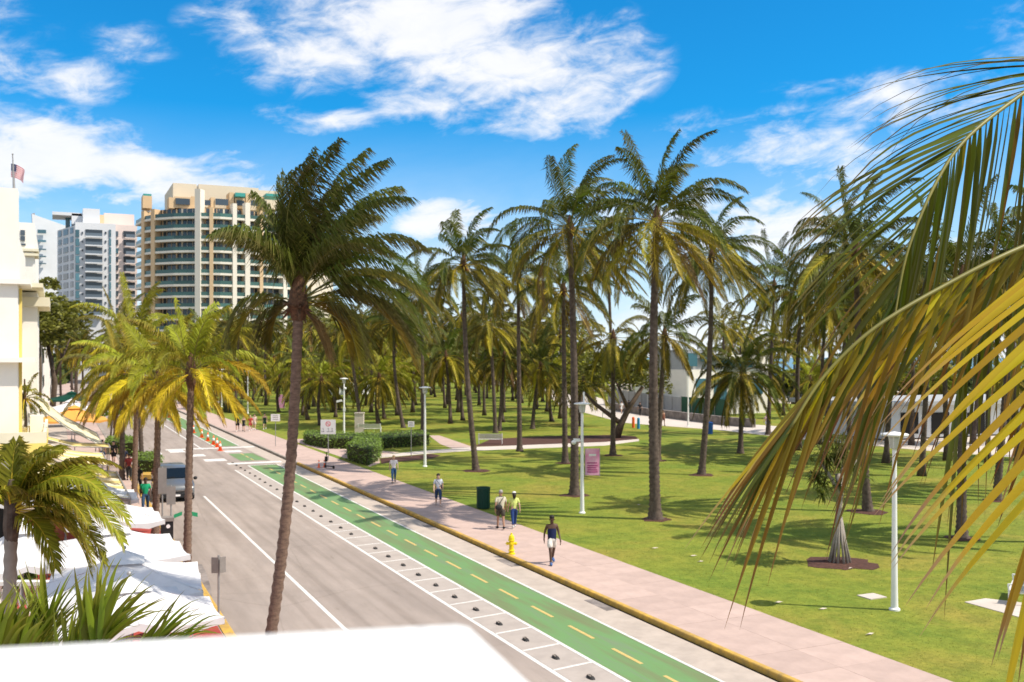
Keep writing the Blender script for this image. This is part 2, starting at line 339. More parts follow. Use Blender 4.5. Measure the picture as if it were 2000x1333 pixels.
# lawn: clipped turf, yellower where it is walked on
g = mat('lawn_turf', (.15, .165, .03), .9, spec=.15); M['lawn'] = g
t = g.node_tree; b = t.nodes['Principled BSDF']; tcn = t.nodes.new('ShaderNodeTexCoord')
def nzz(sc, det, rough, dist=0):
    n = t.nodes.new('ShaderNodeTexNoise'); n.inputs['Scale'].default_value = sc; n.inputs['Detail'].default_value = det; n.inputs['Roughness'].default_value = rough; n.inputs['Distortion'].default_value = dist
    t.links.new(tcn.outputs['Object'], n.inputs['Vector']); return n.outputs[0]
def rmp(stops, src):
    r = t.nodes.new('ShaderNodeValToRGB'); e = r.color_ramp.elements
    e[0].position, e[0].color = stops[0][0], (*stops[0][1], 1); e[1].position, e[1].color = stops[-1][0], (*stops[-1][1], 1)
    for p_, c_ in stops[1:-1]: q = e.new(p_); q.color = (*c_, 1)
    t.links.new(src, r.inputs[0]); return r.outputs[0]
big = rmp([(.35, (.235, .215, .04)), (.5, (.185, .215, .03)), (.65, (.14, .195, .026))], nzz(.16, 6, .62, .5))
fine = rmp([(.3, (.62, .66, .55)), (.52, (1, 1, 1)), (.72, (1.3, 1.22, 1.2))], nzz(5.5, 6, .75))
fine2 = rmp([(.36, (.72, .78, .7)), (.62, (1.2, 1.12, 1.05))], nzz(1.3, 5, .7))
m1 = t.nodes.new('ShaderNodeMix'); m1.data_type = 'RGBA'; m1.blend_type = 'MULTIPLY'; m1.inputs[0].default_value = .8; t.links.new(big, m1.inputs[6]); t.links.new(fine, m1.inputs[7])
m2 = t.nodes.new('ShaderNodeMix'); m2.data_type = 'RGBA'; m2.blend_type = 'MULTIPLY'; m2.inputs[0].default_value = .8; t.links.new(m1.outputs[2], m2.inputs[6]); t.links.new(fine2, m2.inputs[7])
t.links.new(m2.outputs[2], b.inputs['Base Color'])
bp = t.nodes.new('ShaderNodeBump'); bp.inputs['Strength'].default_value = .8; bp.inputs['Distance'].default_value = .06; t.links.new(nzz(7, 5, .7), bp.inputs['Height']); t.links.new(bp.outputs[0], b.inputs['Normal'])
# road: repairs, oil and tyre streaks
g = M['road']; t = g.node_tree; b = t.nodes['Principled BSDF']; src = b.inputs['Base Color'].links[0].from_socket; tcn = t.nodes.new('ShaderNodeTexCoord')
mpn = t.nodes.new('ShaderNodeMapping'); mpn.inputs['Scale'].default_value = (1.2, .28, 1); t.links.new(tcn.outputs['Object'], mpn.inputs[0])
n = t.nodes.new('ShaderNodeTexNoise'); n.inputs['Scale'].default_value = 1.3; n.inputs['Detail'].default_value = 8; n.inputs['Roughness'].default_value = .7; t.links.new(mpn.outputs[0], n.inputs['Vector'])
spots = rmp([(.26, (.55, .5, .46)), (.36, (.92, .92, .92)), (.6, (1.03, 1.03, 1.04)), (.75, (1.12, 1.1, 1.08))], n.outputs[0])
m1 = t.nodes.new('ShaderNodeMix'); m1.data_type = 'RGBA'; m1.blend_type = 'MULTIPLY'; m1.inputs[0].default_value = 1; t.links.new(src, m1.inputs[6]); t.links.new(spots, m1.inputs[7])
n = t.nodes.new('ShaderNodeTexNoise'); n.inputs['Scale'].default_value = 55; n.inputs['Detail'].default_value = 3; t.links.new(tcn.outputs['Object'], n.inputs['Vector'])
sp = rmp([(.3, (.80, .80, .80)), (.7, (1.16, 1.16, 1.16))], n.outputs[0])
m2 = t.nodes.new('ShaderNodeMix'); m2.data_type = 'RGBA'; m2.blend_type = 'MULTIPLY'; m2.inputs[0].default_value = 1; t.links.new(m1.outputs[2], m2.inputs[6]); t.links.new(sp, m2.inputs[7])
wv = t.nodes.new('ShaderNodeTexNoise'); wv.inputs['Scale'].default_value = 1.1; wv.inputs['Detail'].default_value = 5; t.links.new(tcn.outputs['Object'], wv.inputs['Vector'])
mxv = t.nodes.new('ShaderNodeMix'); mxv.data_type = 'RGBA'; mxv.inputs[0].default_value = .12; t.links.new(tcn.outputs['Object'], mxv.inputs[6]); t.links.new(wv.outputs[1], mxv.inputs[7])
vo = t.nodes.new('ShaderNodeTexVoronoi'); vo.feature = 'DISTANCE_TO_EDGE'; vo.inputs['Scale'].default_value = .16; t.links.new(mxv.outputs[2], vo.inputs['Vector'])
ck = rmp([(.0, (.72, .7, .68)), (.004, (.97, .97, .97)), (.012, (1, 1, 1))], vo.outputs[0])
m3 = t.nodes.new('ShaderNodeMix'); m3.data_type = 'RGBA'; m3.blend_type = 'MULTIPLY'; m3.inputs[0].default_value = .55; t.links.new(m2.outputs[2], m3.inputs[6]); t.links.new(ck, m3.inputs[7])
mp5 = t.nodes.new('ShaderNodeMapping'); mp5.inputs['Scale'].default_value = (2.2, .05, 1); mp5.inputs['Rotation'].default_value = (0, 0, .02); t.links.new(tcn.outputs['Object'], mp5.inputs[0])
ty = t.nodes.new('ShaderNodeTexNoise'); ty.inputs['Scale'].default_value = 1.0; ty.inputs['Detail'].default_value = 4; t.links.new(mp5.outputs[0], ty.inputs['Vector'])
tr5 = rmp([(.36, (.86, .85, .84)), (.5, (1, 1, 1)), (.66, (1.06, 1.06, 1.06))], ty.outputs[0])
m4 = t.nodes.new('ShaderNodeMix'); m4.data_type = 'RGBA'; m4.blend_type = 'MULTIPLY'; m4.inputs[0].default_value = 1; t.links.new(m3.outputs[2], m4.inputs[6]); t.links.new(tr5, m4.inputs[7])
t.links.new(m4.outputs[2], b.inputs['Base Color'])


# ------------------------------------------------------------------ ground, road, pavements
def sheet(name, x0, x1, y0, y1, z, m, parent=None, kind='structure', nx=1, ny=1):
    b = MB(); b.poly([(x0, y0, z), (x1, y0, z), (x1, y1, z), (x0, y1, z)])
    return b.build(name, m, parent, kind=kind)
sheet('ground', -3000, 5000, -600, 6500, -.06, M['ground'])
sheet('sea', 210, 5000, -600, 6400, -.03, M['water'])
sheet('beach_sand', 112, 209, -60, 900, -.02, M['sand'])
KX = 16.25                                   # right kerb
road = sheet('road', 4.62, 16.12, -12, 420, 0, M['road'])
SW0, SW1 = 16.4, 19.75
S_CW0, S_CW1 = G(500, 908).y, G(470, 882).y  # the crossing
lane = struct('bike_lane', None)
def strip(name, x0, x1, y0, y1, z, m, parent): return sheet(name, x0, x1, y0, y1, z, m, parent, kind=None)
strip('green_surface', 12.86, 14.84, -12, S_CW0 - .5, .004, M['green'], lane)
strip('green_surface', 12.86, 14.84, S_CW0 + 3.2, S_CW1 - 2.0, .004, M['green'], lane)
strip('green_surface', 12.86, 14.84, S_CW1 + 5.5, 400, .004, M['green'], lane)
strip('gutter', 14.96, 16.12, -12, 420, .004, M['gutter'], lane)
for x0, x1, nm in ((12.74, 12.85, 'edge_line'), (14.85, 14.95, 'edge_line')):
    strip(nm, x0, x1, -12, S_CW0 - .4, .008, M['white_paint'], lane)
    strip(nm, x0, x1, S_CW1 + 5.4, 400, .008, M['white_paint'], lane)
strip('edge_line', 12.86, 14.84, S_CW0 - .45, S_CW0 - .25, .008, M['white_paint'], lane)
s0 = G(1239, 1280).y; k = -4
dash = MB(); dash.poly([(-.055, -.75, 0), (.055, -.75, 0), (.055, .75, 0), (-.055, .75, 0)]); dme = dash.mesh('dash', M['yellow_paint'])
while s0 + k * 2.56 < S_CW0 - 2:
    obj('dash', dme, lane, (13.86, s0 + k * 2.56, .009)); k += 1
for k in range(3): obj('dash', dme, lane, (13.86, S_CW0 + 4.0 + k * 2.2, .009))
# white marks of the buffer and the parking lane
buf = struct('buffer_markings', None)
strip('buffer_surface', 11.545, 12.735, -12, S_CW0 - 3, .004, mat('buffer_concrete', (.40, .345, .305), .9, var=.15, vscale=1.5, bump=.2), buf)
strip('edge_line', 11.40, 11.53, -12, S_CW0 - 3, .004, M['white_paint'], buf)
strip('edge_line', 11.40, 11.53, S_CW1 + 3, 130, .004, M['white_paint'], buf)
cb = MB(); cb.poly([(0, -.05, 0), (1.2, .14, 0), (1.2, .24, 0), (0, .05, 0)]); cme = cb.mesh('cross_line', M['white_paint'])
sA = G(1030, 1250).y; dA = (1030 - 110) / (1250 - YH) * H * CT
k = -8
while sA + k * 1.84 < 47: obj('cross_line', cme, buf, (11.54, sA + (k + .5) * 1.84, .0082)); k += 1
strip('parking_line', 7.64, 7.77, -12, G(385, 975).y + 1, .004, M['white_paint'], buf)
# crossing blocks, faint
cross = struct('crosswalk', None)
for i, (px, py, w, h) in enumerate([(345, 882, 1.2, 2.2), (455, 882, 1.4, 1.6), (420, 899, 1.6, 1.8), (385, 890, 1.2, 1.8), (300, 886, 1.2, 2.0)]):
    c = G(px, py); strip('crossing_block', c.x - w / 2, c.x + w / 2, c.y - h / 2, c.y + h / 2, .004, M['white_paint'], cross)
strip('crossing_line', 8.5, 16.0, S_CW1 + 3.4, S_CW1 + 4.4, .0085, M['white_paint'], cross)
strip('crossing_line', 11.6, 15.6, S_CW0 + .8, S_CW0 + 1.9, .0085, M['white_paint'], cross)

def kerb_run(name, pts, m, w=.16, z0=-.02, z1=.15):
    """kerb along a ground line, its back to the left of the walking direction"""
    b = MB(); n = len(pts); pr = [(0, z0), (0, z1 - .025), (.02, z1 - .004), (.045, z1), (w, z1), (w, z0)]
    vs = []
    for i, p in enumerate(pts):
        p = Vector((p[0], p[1], 0)); a = Vector((*pts[max(i - 1, 0)][:2], 0)); c = Vector((*pts[min(i + 1, n - 1)][:2], 0)); d = (c - a).normalized(); nn = Vector((-d.y, d.x, 0))
        vs += [p + nn * o + Vector((0, 0, z)) for o, z in pr]
    L = len(pr)
    b.add(vs, [(i * L + j, (i + 1) * L + j, (i + 1) * L + j + 1, i * L + j + 1) for i in range(n - 1) for j in range(L - 1)])
    o = b.build(name, m); o['kind'] = 'structure'; return o
kerb_run('kerb', [(KX, s) for s in (S_CW0 - 1.0, -12)], M['kerb_yellow'])          # yellow run up to the crossing
kerb_run('kerb', [(KX, 420), (KX, S_CW0 - 1.02)], M['kerb_grey'])
drain = struct('storm_drain', None)
for px, py in ((845, 1030), (1000, 1099), (1172, 1182)):
    c = G(px, py); b = MB(); b.box(15.75, 16.11, c.y - .75, c.y + .75, .002, .010)
    b.build('drain_rim', M['stone'], drain)

# right pavement of pink slabs
sw = sheet('sidewalk', SW0, SW1, -12, 430, .112, M['joint'])
NS = 62; sl = 1.68
b = MB(); b.box(-.835, .835, -.836, .836, -.05, .018); sme = b.mesh('slab', M['pink'])
for k in range(NS):
    for j in range(2):
        obj('slab', sme, sw, (SW0 + .838 + j * 1.676, 12 + k * sl, .112 + rnd.uniform(-.002, .002)))
strip('far_slabs', SW0, SW1, 12 + NS * sl - .83, 430, .130, M['pink'], sw)
# park lawn and what is cut into it
b = MB(); b.box(SW1 + .003, 112, -60, 520, -.05, LAWN); b.build('lawn', M['lawn'], kind='structure')
def patch(name, pix, z, m, h=.006):
    pts = [G(px, py, LAWN) for px, py in pix]; b = MB(); b.prism([(p.x, p.y, LAWN - .02) for p in pts], z + .02); return b.build(name, m, kind='structure')
patch('plaza', [(586, 866), (600, 872), (640, 878), (676, 880), (722, 912), (742, 905), (740, 890), (780, 884), (700, 878), (640, 866), (600, 862)], .010, M['pink'])
patch('plaza', [(560, 858), (586, 866), (720, 911), (735, 905), (690, 885), (640, 868), (600, 858)], .006, M['pink'])
patch('park_path', [(742, 889), (840, 880), (920, 874), (1050, 869), (1180, 864), (1248, 858), (1248, 862), (1180, 871), (1050, 876), (920, 881), (842, 886), (742, 895)], .012, M['path'])
patch('park_path', [(838, 851), (858, 851), (925, 874), (885, 877), (860, 868)], .008, M['pink'])
patch('planting_bed', [(925, 873), (960, 858), (1060, 853), (1200, 850), (1242, 853), (1246, 858), (1180, 864), (1050, 869)], .014, M['mulch'])
patch('planting_bed', [(742, 896), (842, 887), (860, 890), (845, 896), (745, 906)], .010, M['mulch'])
patch('promenade', [(1046, 752), (1092, 752), (1130, 765), (1210, 790), (1330, 812), (1420, 826), (1560, 836), (1800, 842), (2060, 850), (2060, 900), (1800, 880), (1560, 858), (1400, 840), (1290, 832), (1215, 826), (1140, 806), (1090, 790)], .010, M['path'])
patch('promenade', [(980, 742), (1092, 744), (1092, 752), (1046, 753), (980, 747)], .008, M['path'])
patch('bench_pad', [(1884, 1177), (1925, 1170), (2010, 1180), (2010, 1212)], .02, M['path'])
b = MB(); c = G(1703, 1166, LAWN); b.box(c.x - .35, c.x + .35, c.y - .3, c.y + .3, LAWN - .02, LAWN + .03); b.build('access_cover', M['path'], kind='structure')
def mulch_ring(p, r):
    b = MB(); n = 18; pts = [(p.x + r * rnd.uniform(.8, 1.2) * cos(2 * pi * i / n), p.y + r * rnd.uniform(.8, 1.2) * sin(2 * pi * i / n), LAWN - .02) for i in range(n)]
    b.add(pts + [(x_, y_, LAWN + .012) for x_, y_, _ in pts] + [(p.x, p.y, LAWN + .07)], [(i, (i + 1) % n, n + (i + 1) % n, n + i) for i in range(n)] + [(n + i, n + (i + 1) % n, 2 * n) for i in range(n)])
    b.build('mulch_circle', M['mulch'], kind='structure')
# grass blades where the lawn is close enough to show them
def grass_blades():
    n = 60000; rs = np.random.RandomState(3)
    Zs = 22 + (75 - 22) * rs.rand(n) ** 1.5; Xs = (-.12 + .70 * rs.rand(n)) * Zs
    x = Xs * CT + Zs * ST; y = -Xs * ST + Zs * CT
    ok = (x > SW1 + .03) & (x < 110); x, y, Zs = x[ok], y[ok], Zs[ok]; n = len(x)
    h = rs.uniform(.012, .035, n) ; w = rs.uniform(.008, .018, n) * (Zs / 28); a = rs.rand(n) * 6.28
    v = np.zeros((n, 3, 3), 'f'); z = LAWN - .005
    v[:, 0] = np.stack([x - w * np.cos(a), y - w * np.sin(a), np.full(n, z)], 1); v[:, 1] = np.stack([x + w * np.cos(a), y + w * np.sin(a), np.full(n, z)], 1)
    v[:, 2] = np.stack([x + rs.uniform(-.04, .04, n), y + rs.uniform(-.04, .04, n), z + h], 1)
    me = bpy.data.meshes.new('grass'); me.vertices.add(n * 3); me.vertices.foreach_set('co', v.ravel()); me.loops.add(n * 3); me.loops.foreach_set('vertex_index', np.arange(n * 3, dtype='i'))
    me.polygons.add(n); me.polygons.foreach_set('loop_start', np.arange(n, dtype='i') * 3); me.polygons.foreach_set('loop_total', np.full(n, 3, 'i')); me.update(); me.validate()
    me.materials.append(mat('grass_blade', (.24, .235, .04), .8, island=.4, trans=.3, spec=.2))
    o = obj('grass', me, kind='stuff'); tag(o, 'short green grass blades growing on the park lawn', 'grass')
grass_blades()
# fallen dry leaves, litter-sized, on the lawn
for i, (px, py, w) in enumerate([(1279, 1072, 'nearest the pavement, right of the man in navy'), (1354, 1087, 'left one of the pair before the ochre frond tips'), (1369, 1098, 'right one of the pair before the ochre frond tips'), (1247, 987, 'left of the foot of the tallest palm'),
        (1662, 1111, 'just below the stilt-rooted tree'), (1607, 1191, 'by the tip of the near lamp post shadow'), (1520, 1178, 'on the yellowish turf near the lower right pavement edge'), (1700, 1240, 'lowest, close to the pavement edge')]):
    c = G(px, py, LAWN); b = MB(); a = rnd.uniform(0, 3)
    vs = [(c.x + r * cos(a + t), c.y + r * sin(a + t) * .5, LAWN + .02 + .03 * (i_ % 2)) for i_, (r, t) in enumerate([(.2, 0), (.08, 1), (.19, 2.6), (.2, 3.4), (.07, 4.6)])]
    b.poly(vs); tag(b.build('dry_leaf', M['sand']), 'dry fallen leaf on the lawn, ' + w, 'leaf', 'dry leaves scattered on the lawn')

# left pavement
b = MB(); b.box(-30, 4.45, -12, 420, -.05, .12); b.build('terrace_paving', M['gutter'], kind='structure')
b = MB(); b.box(-1.4, 4.28, 4, G(330, 1005).y, .10, .135); b.build('red_paving', M['redpave'], kind='structure')
b = MB(); b.box(1.0, 4.28, G(330, 1005).y + .01, 400, .10, .132); b.build('pink_paving', M['pink'], kind='structure')
kerb_run('kerb', [(4.62, -12), (4.62, 70)], M['kerb_yellow'], w=.3)
kerb_run('kerb', [(4.62, 70.02), (4.62, 400)], M['kerb_grey'], w=.3)
b = MB(); pts = [G(px, py) for px, py in [(384, 1104), (394, 1103), (404, 1122), (412, 1150), (416, 1180), (408, 1180), (398, 1150), (388, 1125)]]
b.prism([(p.x, p.y, 0) for p in pts], .01); b.build('gutter_patch', M['stone'], kind='structure')

# ------------------------------------------------------------------ palms
WIND = Vector((CT, -ST, 0))              # the breeze blows to the right of the picture
def frond(mb, az, el, L, droop, wind, nl, ll, lw, r, hang=.55, spread=.75, t0=.16, seg=11, curl=0, rr=.022, wl=.35, two=True, pos=Vector((0, 0, 0))):
    d = Vector((cos(az) * cos(el), sin(az) * cos(el), sin(el))); p = Vector(pos); ds = L / seg; pts = [p.copy()]; dirs = [d.copy()]
    for i in range(seg):
        t = (i + 1) / seg; d = (d + Vector((0, 0, -1)) * droop * (.25 + t) * (2.2 / seg) * (.35 + cos(el) * .65 if el > 0 else .5) + WIND * wind * t * (2.4 / seg)).normalized()
        p = p + d * ds; pts.append(p.copy()); dirs.append(d.copy())
    mb.tube(pts, [rr * (1 - .82 * i / seg) for i in range(seg + 1)], 4, 1, False)
    tw = r.uniform(-.5, .5)
    vs = []; fs = []; uv = []
    for i in range(nl):
        t = t0 + (1 - t0) * ((i + .5) / nl); x = t * seg; j = min(int(x), seg - 1); f = x - j
        q = pts[j].lerp(pts[j + 1], f); dd = dirs[j].lerp(dirs[j + 1], f).normalized()
        side = dd.cross(Vector((0, 0, 1)))
        if side.length < .05: side = Vector((-sin(az), cos(az), 0))
        side.normalize(); up = side.cross(dd).normalized()
        ct, st = cos(tw), sin(tw); side, up = side * ct + up * st, up * ct - side * st
        l = ll * (.42 + .58 * sin(pi * min(1, .12 + .93 * t)) ** .7) * r.uniform(.82, 1.08)
        for sg in (-1, 1):
            if r.random() < .04: continue
            ld = (side * sg * spread * r.uniform(.85, 1.15) + dd * (.45 + .65 * t) + up * .22 + Vector((r.uniform(-.1, .1), r.uniform(-.1, .1), -.12)) + WIND * wl * .3).normalized()
            l1 = l * .5; a = q + ld * l1; ld2 = (ld + Vector((0, 0, -1)) * hang * r.uniform(.7, 1.5) + WIND * wl * r.uniform(.4, 1.2)).normalized(); c = a + ld2 * l * .5
            wv = dd * (lw * .5); wn_ = ld.cross(dd); 
            o = len(vs); vs += [q - wv * .5, q + wv * .5, a + wv, a - wv, c]
            fs += [(o, o + 1, o + 2, o + 3), (o + 3, o + 2, o + 4)]; uv += [0, 0, .5, .5, 1]
    mb.add(vs, fs, 0, uv)

def trunk_path(base, top, bend, n):
    base, top = Vector(base), Vector(top); pts = []
    for i in range(n + 1):
        t = i / n; q = base.lerp(top, t) + Vector(bend) * sin(pi * t) ; pts.append(q)
    return pts
def trunk_mesh(top, bend, r0, r1, ring=.22, n=10, m='trunk', flare=1.7, rings=True):
    top = Vector(top); k = max(8, int(top.z / (ring / 2))) if rings else 12
    pts = trunk_path((0, 0, -.05), top, bend, k); rad = []
    for i in range(k + 1):
        t = i / k; z = t * top.z
        r = r1 + (r0 - r1) * (1 - t) + r0 * (flare - 1) * math.exp(-z / .38)
        if rings: r *= 1.08 if i % 2 else .91
        rad.append(r)
    b = MB(); b.tube(pts, rad, n, 0); me = b.mesh('trunk', M[m], True)
    return me, pts[-1], (pts[-1] - pts[-3]).normalized()

def palm_parts(root, seed, top, bend, r0=.215, r1=.13, nf=22, L=4.4, ll=1.15, lw=.07, nl=84, wind=.38, droop=1.3, pal=('leaf', 'leaf_o', 'leaf_y'), yfrac=.3, tm='trunk', rings=True,
               hi=82, lo=-42, nutcol=None, seg=11, dead=0, azs=None, flare=1.7, expo=.75):
    nf = int(nf * 1.4); r = random.Random(seed); me, tp, td = trunk_mesh(top, bend, r0, r1, m=tm, rings=rings, flare=flare)
    obj('trunk', me, root)
    b = MB(); b.lathe([(r1 * .9, -.55), (r1 * 1.5, -.25), (r1 * 1.9, .05), (r1 * 1.7, .3), (r1 * 1.0, .65), (.03, .95)], 9, tp)
    for i in range(9):
        a = r.uniform(0, 6.28); b.tube([tp + Vector((cos(a), sin(a), 0)) * r1 * .8 + Vector((0, 0, -.1)), tp + Vector((cos(a), sin(a), 0)) * r1 * 2.6 + Vector((0, 0, r.uniform(-.5, .35)))], [.05, .02], 4)
    b.build('crown_base', M['sheath'], root)
    for i in range(nf):
        t = i / (nf - 1); el = radians(hi + (lo - hi) * t ** expo + r.uniform(-6, 6)); az = (i * 2.39996 + r.uniform(-.25, .25)) if azs is None else azs[i]
        old = t
        Lf = L * (.72 + .35 * sin(pi * min(1, .25 + .6 * t))) * r.uniform(.92, 1.08)
        mb = MB(); frond(mb, az, el, Lf, droop * r.uniform(.8, 1.2), wind, nl, ll, lw, r, hang=1.2 + .6 * old, seg=seg, pos=tp + Vector((cos(az) * .1, sin(az) * .1, .25 - .25 * t)), wl=wind, spread=.60 - .12 * old, rr=.03)
        key = pal[0] if old < .45 else (pal[1] if r.random() > yfrac * 1.2 * old else pal[2])
        if dead and i >= nf - dead: key = 'leaf_d'
        mb.build('frond', [M[key], M['rachis_y' if key != pal[0] else 'rachis']], root)
    if nutcol:
        for i in range(6):
            a = r.uniform(0, 6.28); b = MB(); b.blob(tp + Vector((cos(a) * .3, sin(a) * .3, -.25 + r.uniform(-.15, .12))), (.13, .13, .16), 8); b.build('coconut', nutcol, root, smooth=True)
    return tp

NUT = mat('coconut_husk', (.33, .17, .05), .6); NUTG = mat('green_coconut_husk', (.20, .19, .03), .5)
def placed_palm(label, bx, by, tx, ty, seed, group, z0=LAWN, depth=0, bendx=0, loc=None, **k):
    """a palm whose foot is on the ground at one place and whose crown sits at another, both measured on the photograph"""
    c = loc or G(bx, by, z0); Zb = c.x * ST + c.y * CT; tpw = P(tx, ty, Zb + depth); top = tpw - c
    t = thing('palm_tree', label, 'palm tree', c, 0, group)
    palm_parts(t, seed, top, Vector((CT, -ST, 0)) * bendx, **k)
    if z0 == LAWN and Zb < 80: mulch_ring(c, rnd.uniform(.7, 1.0))
    return t
PARK = 'coconut palms standing on the park lawn'; STREET = 'palms along the left kerb'
# the leaning palm of the foreground, its crown blown to the right
c = P(505, 1262, 22.2); c = Vector((c.x, c.y, .12))
lean = thing('palm_tree', 'tall leaning palm with ringed brown trunk and windswept crown in front of the road', 'palm tree', c, 0, STREET)
def hero_palm():
    r = random.Random(41); top = P(583, 600, 22.2) - c
    me, tp, td = trunk_mesh(top, Vector((CT, -ST, 0)) * .18,   .135, .112, ring=.24, n=14, m='trunk_near', flare=1.2); obj('trunk', me, lean)
    b = MB(); b.lathe([(.15, -.3), (.19, -.12), (.24, 0), (.20, .3), (.13, .7), (.05, 1.1)], 10, tp)
    for i in range(16):
        a = r.uniform(0, 6.28); b.tube([tp + Vector((cos(a), sin(a), 0)) * .15, tp + Vector((cos(a), sin(a), 0)) * .42 + Vector((0, 0, r.uniform(-.45, .3)))], [.06, .015], 4)
    b.build('crown_base', M['sheath'], lean)
    # (direction in the picture plane, degrees from right, depth part, length, droop, wind, colour)
    spec = [(97, .1, 3.6, .10, .34, 'leaf'), (90, -.2, 3.9, .16, .42, 'leaf'), (84, .25, 4.1, .22, .40, 'leaf'), (78, -.1, 4.0, .3, .5, 'leaf'), (74, .4, 3.9, .35, .45, 'leaf'), (102, -.3, 3.3, .25, .55, 'leaf'),
            (68, -.4, 3.9, .55, .4, 'leaf'), (60, .2, 3.6, .75, .4, 'leaf'), (52, -.5, 3.8, .9, .35, 'leaf'), (45, .5, 3.8, .9, .35, 'leaf'), (40, 0, 3.7, .8, .45, 'leaf_o'), (35, -.25, 3.6, .9, .4, 'leaf'),
            (28, .3, 3.3, 1.0, .35, 'leaf_o'), (106, .5, 3.0, .75, .1, 'leaf'), (110, -.5, 2.7, .9, .02, 'leaf'), (104, .1, 2.8, .8, .05, 'leaf'), (156, .2, 2.15, 1.1, -.08, 'leaf_o'), (99, .3, 2.6, .8, .1, 'leaf'), (112, -.1, 2.2, .9, .05, 'leaf'), (30, .6, 3.8, .95, .3, 'leaf'), (22, -.1, 3.7, 1.0, .3, 'leaf_o'), (95, .6, 3.5, .3, .45, 'leaf'),
            (10, .2, 1.9, 1.2, .1, 'leaf_y'), (-8, -.3, 1.9, 1.0, .1, 'leaf_o'), (18, -.5, 2.4, 1.3, .2, 'leaf_o'), (172, .6, 1.3, 1.3, 0, 'leaf_o'), (-50, .2, 1.1, .6, 0, 'leaf_d'),
            (80, .7, 3.4, .5, .4, 'leaf'), (65, -.8, 3.3, .7, .4, 'leaf'), (106, .2, 3.2, .5, .35, 'leaf')]
    F3 = Vector((ST, CT, 0))
    for ang, dep, L, dr, w, key in spec:
        v = WIND * cos(radians(ang)) + Vector((0, 0, 1)) * sin(radians(ang)) + F3 * dep * .6; v.normalize()
        az = atan2(v.y, v.x); el = math.asin(v.z)
        mb = MB(); frond(mb, az, el, L * .93, dr * 1.45 + .2, w * 1.15, 120, 1.2, .036, r, hang=1.5, spread=.5, seg=14, rr=.024, wl=.6 if w > .12 else .1, pos=tp + Vector((0, 0, .1)))
        mb.build('frond', [M[key], M['rachis_y' if key == 'leaf_y' else 'rachis']], lean)
hero_palm()

placed_palm('tallest park palm, straight trunk and yellow-tipped crown, right of the lamp post with camera arm', 1280, 1015, 1282, 440, 11, PARK, L=4.8, nf=27, wind=.3, bendx=-.12, hi=87, r0=.27, r1=.15, yfrac=.45, droop=1.2, dead=1)
placed_palm('tall dense-crowned park palm directly behind the white lamp post with camera arm', 1122, 968, 1113, 452, 12, PARK, L=5.3, nf=29, wind=.5, bendx=.1, hi=87, r0=.25, r1=.145, yfrac=.2, dead=2)
placed_palm('slim palm close behind the lamp post palm, its crown tucked under its neighbour', 1104, 905, 1100, 570, 13, PARK, L=4.6, nf=18, wind=.35, dead=3, yfrac=.3)
placed_palm('park palm leaning left with orange coconuts below a swept-back crown', 930, 920, 905, 520, 14, PARK, L=4.4, nf=24, wind=.5, bendx=-.2, hi=85, nutcol=NUT, yfrac=.15)
placed_palm('straight park palm with a dark swollen foot standing just before the pale path', 1015, 882, 1012, 545, 15, PARK, L=5.0, nf=24, wind=.5, hi=84, yfrac=.2, dead=1)
placed_palm('park palm with leaning grey trunk right of the tallest palm, fronds arching right', 1370, 928, 1390, 505, 16, PARK, L=5.0, nf=24, wind=.45, bendx=.18, hi=80, yfrac=.25)
placed_palm('thin park palm with short drooping crown before the leaning broad-leaved tree', 1197, 890, 1198, 665, 17, PARK, L=3.8, nf=13, wind=.15, lo=-55, hi=60, pal=('leaf_o', 'leaf_o', 'leaf_y'), yfrac=.6)
placed_palm('dark-trunked palm half hidden behind the tallest palm', 1283, 900, 1298, 660, 18, PARK, L=4.4, nf=18, wind=.25, r0=.25)
placed_palm('curved twin-trunk palm behind the bench, the left stem', 968, 846, 958, 640, 19, PARK, L=4.4, nf=18, wind=.25, pal=('leaf_o', 'leaf_o', 'leaf_y'), yfrac=.6)
placed_palm('short brown palm beside the twin stem behind the bench', 975, 842, 985, 700, 20, PARK, L=3.6, nf=14, wind=.2, lo=-60, dead=4)
placed_palm('short park palm leaning right beyond the bench, its crown low over the lawn', 1040, 838, 1056, 716, 21, PARK, L=4.4, nf=18, wind=.2, bendx=-.15, yfrac=.5)
placed_palm('bushy low palm with a full rounded crown at the edge of the promenade', 1446, 886, 1450, 730, 22, PARK, L=5.2, nf=26, wind=.18, hi=80, lo=-50, ll=1.1, lw=.09, droop=1.35, pal=('leaf', 'leaf_o', 'leaf_y'), yfrac=.1)
placed_palm('leaning palm behind the long grey bench, trunk bent to the right at the foot', 788, 836, 768, 632, 23, PARK, L=4.4, nf=19, wind=.3, bendx=-.35)
placed_palm('palm rising right behind the lamp post beside the hedge', 706, 838, 682, 660, 24, PARK, L=4.2, nf=18, wind=.25, pal=('leaf_o', 'leaf', 'leaf_y'), yfrac=.5)
placed_palm('slender park palm whose trunk lines up with the lamp post by the block hedge', 826, 842, 824, 575, 25, PARK, L=5.2, nf=20, wind=.4)
placed_palm('park palm trunk standing behind the hanging foreground fronds, left of the near lamp post', 1695, 1000, 1672, 500, 26, PARK, L=4.6, nf=22, wind=.3, bendx=-.1)
placed_palm('park palm behind the yellow hanging fronds, right of the near lamp post', 1878, 1052, 1880, 560, 27, PARK, L=4.6, nf=20, wind=.3)
placed_palm('park palm farthest right on the lawn behind the yellow fronds', 1946, 978, 1985, 520, 28, PARK, L=4.6, nf=20, wind=.3)
placed_palm('thin palm with a high crown in the middle distance between the two tall park palms', 1200, 842, 1188, 520, 29, PARK, L=5.2, nf=18, wind=.35)
